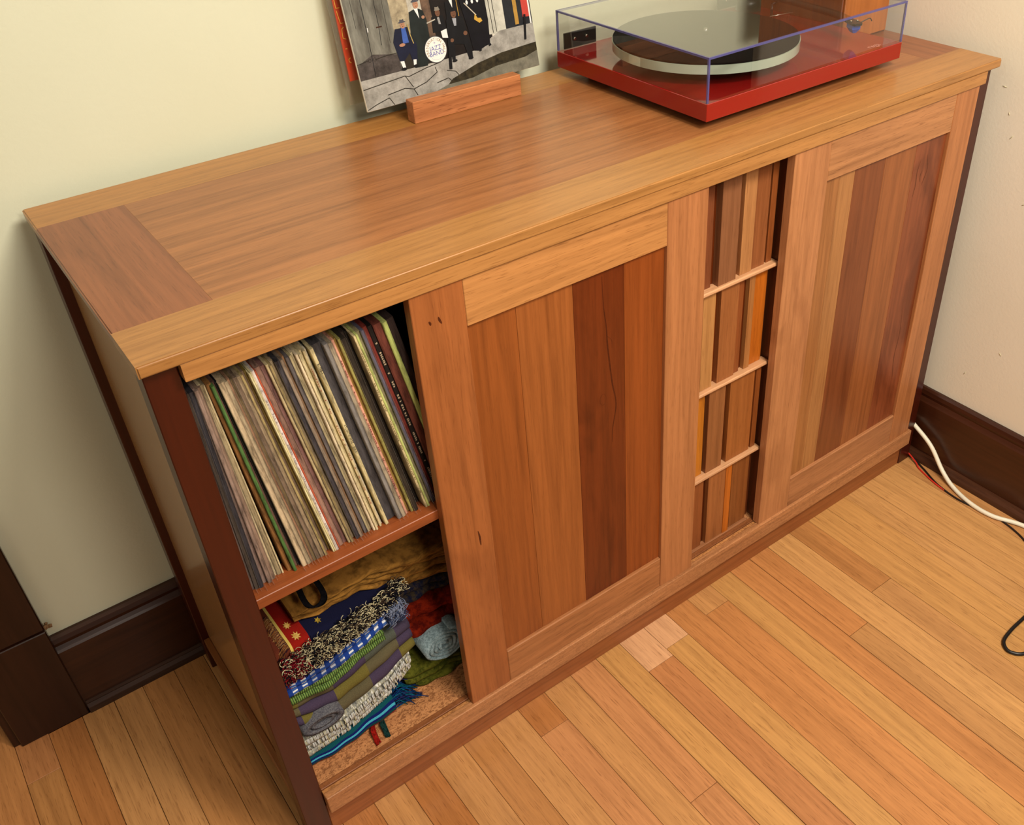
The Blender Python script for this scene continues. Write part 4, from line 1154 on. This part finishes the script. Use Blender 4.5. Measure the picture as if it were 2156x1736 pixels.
vs = [bm.verts.new(p) for p in A]; bm.faces.new(vs[:8][::-1]); bm.faces.new(vs[8:])
for k in range(8): bm.faces.new((vs[k], vs[(k + 1) % 8], vs[8 + (k + 1) % 8], vs[8 + k]))
link('headshell', bm, blackp, ta)
bm = bmesh.new(); f0 = hc + hn * -0.009 + hd * 0.006
add_tube(bm, smooth_path([f0, f0 - hn * 0.010 + Vector((0, 0, 0.004)), f0 - hn * 0.018 + Vector((0, 0, 0.006)), f0 - hn * 0.022 + Vector((0, 0, 0.001))], 4), 0.0009, 6)
link('finger_lift', bm, blackp, ta)
bm = bmesh.new()
for s_ in (-1, 1): add_cyl(bm, hc + hn * 0.0060 * s_ + hd * 0.002 + Vector((0, 0, 0.002)), hc + hn * 0.0060 * s_ + hd * 0.002 + Vector((0, 0, 0.0045)), 0.0017, None, 10)
link('screw', bm, plain('#c8c0a8', 0.25, 0.6, 1.0), ta)
bm = bmesh.new()
ring = lambda z, k, k2: [bm.verts.new(hc + hd * (a * k2 + 0.001) + hn * (b_ * k) + Vector((0, 0, z))) for a, b_ in ((-0.010, -0.0075), (0.011, -0.0075), (0.011, 0.0075), (-0.010, 0.0075))]
r0, r1, r2 = ring(-0.0018, 1, 1), ring(-0.0085, 1, 1), ring(-0.0160, 0.35, 0.55)
bm.faces.new(r0); bm.faces.new(r2[::-1])
for A_, B_ in ((r0, r1), (r1, r2)):
    for k in range(4): bm.faces.new((A_[k], B_[k], B_[(k + 1) % 4], A_[(k + 1) % 4]))
bmesh.ops.recalc_face_normals(bm, faces=bm.faces)
link('cartridge', bm, plain('#2c5cc8', 0.3, 0.5, vary=0.1), ta)
bm = bmesh.new(); add_cyl(bm, (ax, ay + 0.012, z1 + 0.0365), (ax, ay + 0.034, z1 + 0.0365), 0.015, None, 28); link('counterweight', bm, blackp, ta)
bm = bmesh.new(); add_cyl(bm, (ax - 0.012, 0.262, z1), (ax - 0.012, 0.262, z1 + 0.024), 0.003, None, 10); add_tube(bm, [(ax - 0.012, 0.262, z1 + 0.024), (ax + 0.004, 0.262, z1 + 0.026), (ax + 0.008, 0.262, z1 + 0.033)], 0.0022, 8)
link('arm_rest', bm, blackp, tt)
bm = bmesh.new(); add_tube(bm, [(1.2009 - .8719, 0.277 - .0921, 0.073), (1.2478 - .8719, 0.2666 - .0921, 0.074)], 0.0011, 8); link('cue_lever', bm, plain('#c8c4b8', 0.25, 0.6, 1.0), tt)
vs, fs = text_polys('rega', 0.017)
bm = bmesh.new()
q = [bm.verts.new((0.395 + v.x, 0.014 + v.y, z1 + 0.00012)) for v in vs]
for f in fs: bm.faces.new([q[k] for k in f])
link('logo', bm, plain('#d89a90', 0.3), tt)

# dust cover
acr, nt, b, out = newmat('clear_acrylic')
nt.nodes.remove(b)
tr = nt.nodes.new('ShaderNodeBsdfTransparent'); tr.inputs[0].default_value = (0.955, 0.955, 0.955, 1)
gl = nt.nodes.new('ShaderNodeBsdfGlossy'); gl.inputs['Roughness'].default_value = 0.01
fz = nt.nodes.new('ShaderNodeFresnel'); fz.inputs[0].default_value = 1.49
mx = nt.nodes.new('ShaderNodeMixShader')
geo = nt.nodes.new('ShaderNodeNewGeometry'); inv = mth(nt, 'SUBTRACT', 1.0, geo.outputs['Backfacing'])
nt.links.new(mth(nt, 'MULTIPLY', mth(nt, 'MULTIPLY', fz.outputs[0], 2.1), inv), mx.inputs[0]); nt.links.new(tr.outputs[0], mx.inputs[1]); nt.links.new(gl.outputs[0], mx.inputs[2])
nt.links.new(mx.outputs[0], out.inputs[0])
acre, nt, b, out = newmat('tinted_acrylic_edge')
b.inputs['Base Color'].default_value = lin('#5a5890'); b.inputs['Roughness'].default_value = 0.15; b.inputs['Alpha'].default_value = 0.75
cz0 = z1 + 0.0008; e_ = 0.0030
cover = None


def acr_panel(name, x0, x1, y0, y1, za, zb, parent):
    bm = bmesh.new(); add_box(bm, x0, x1, y0, y1, za, zb)
    return link(name, bm, acr, parent)


xi0, xi1, yi0, yi1 = 0.0006, Wt - 0.0006, 0.0006, Dt - 0.0006
cover = acr_panel('dust_cover', xi0 + e_, xi1 - e_, yi0 + e_, yi1 - e_, zc - e_, zc, tt)
acr_panel('cover_side', xi0 + e_, xi1 - e_, yi0, yi0 + e_, cz0, zc - e_, cover)
acr_panel('cover_side', xi0 + e_, xi1 - e_, yi1 - e_, yi1, cz0, zc - e_, cover)
acr_panel('cover_side', xi0, xi0 + e_, yi0 + e_, yi1 - e_, cz0, zc - e_, cover)
acr_panel('cover_side', xi1 - e_, xi1, yi0 + e_, yi1 - e_, cz0, zc - e_, cover)
bm = bmesh.new()
for (x0, x1) in ((xi0, xi0 + e_), (xi1 - e_, xi1)):
    for (y0, y1) in ((yi0, yi0 + e_), (yi1 - e_, yi1)): add_box(bm, x0, x1, y0, y1, cz0, zc)
for (y0, y1) in ((yi0, yi0 + e_), (yi1 - e_, yi1)): add_box(bm, xi0 + e_, xi1 - e_, y0, y1, zc - e_, zc)
for (x0, x1) in ((xi0, xi0 + e_), (xi1 - e_, xi1)): add_box(bm, x0, x1, yi0 + e_, yi1 - e_, zc - e_, zc)
link('cover_edge', bm, acre, cover)
for hx in (0.012, Wt - 0.082):
    hg = box('hinge', blackp, cover, hx, hx + 0.070, yi1 - e_ - 0.0035, yi1 - e_ - 0.0002, cz0 + 0.0006, cz0 + 0.027, 0.0004)
    for sx_ in (0.022, 0.048):
        bm = bmesh.new(); add_cyl(bm, (hx + sx_, yi1 - e_ - 0.0035, cz0 + 0.015), (hx + sx_, yi1 - e_ - 0.0062, cz0 + 0.015), 0.0035, 0.0024, 12)
        link('screw', bm, plain('#c8c4b4', 0.2, 0.6, 1.0), hg)

# wooden box behind the turntable
wbx = root('wooden_box', 'tall orange-brown wooden box standing behind the turntable at the right wall', 'box', (0, 0, H))
bxm = wood('#7a4018', 'z', 0.35, 0.2, 0.3)
bb = box('case', bxm, wbx, 1.3560, 1.4917, 0.2490, 0.4500, 0.0002, 0.3300, 0.0015)
box('front_panel', wood('#b26a30', 'z', 0.35, 0.15, 0.3), wbx, 1.3600, 1.4880, 0.2450, 0.2492, 0.0040, 0.3260, 0.001)

# ------------------------------------------------------------------ cables on the floor


def cable(name, pts, r, mat, label):
    bm = bmesh.new(); add_tube(bm, smooth_path(pts, 8), r, 10)
    o = link(name, bm, mat, None); tag(o, label, 'cable'); return o


cable('power_cable', [(1.497, 0.090, 0.110), (1.4985, 0.050, 0.108), (1.4965, 0.012, 0.093), (1.495, -0.036, 0.066), (1.492, -0.078, 0.022), (1.480, -0.118, 0.0066), (1.465, -0.172, 0.0054), (1.466, -0.226, 0.0054), (1.490, -0.286, 0.0054), (1.492, -0.36, 0.0054), (1.44, -0.45, 0.0054)],
      0.0048, plain('#e8e2cc', 0.4, 0.4, vary=0.04), 'thick white cable coming down beside the dark baseboard')
cable('speaker_wire', [(1.503, 0.075, 0.0035), (1.5005, 0.030, 0.012), (1.490, -0.010, 0.006), (1.480, -0.030, 0.0022), (1.4655, -0.080, 0.0022), (1.4610, -0.118, 0.0022)],
      0.0018, plain('#c83020', 0.4, 0.4, vary=0.05), 'thin red wire on the floor beside the white cable')
cable('speaker_wire', [(1.5050, 0.070, 0.0035), (1.5010, 0.010, 0.0050), (1.4870, -0.0350, 0.0024), (1.4660, -0.0900, 0.0022), (1.4590, -0.1480, 0.0022), (1.4680, -0.208, 0.0022), (1.4720, -0.246, 0.0022), (1.455, -0.312, 0.0022), (1.40, -0.40, 0.0022)],
      0.0020, plain('#1c1210', 0.4, 0.4, vary=0.05), 'thin black wire running under the white cable on the floor')
cable('black_cable', [(1.46, -0.43, 0.0038), (1.34, -0.426, 0.0038), (1.262, -0.4275, 0.0038), (1.222, -0.4290, 0.0038), (1.1885, -0.4350, 0.0038), (1.1745, -0.4500, 0.0038), (1.1785, -0.4650, 0.0038), (1.1920, -0.4760, 0.0038), (1.23, -0.490, 0.0038), (1.30, -0.50, 0.0038)],
      0.0034, plain('#0e0c0c', 0.4, 0.5, vary=0.05), 'black cord looping on the open floor planks at right')
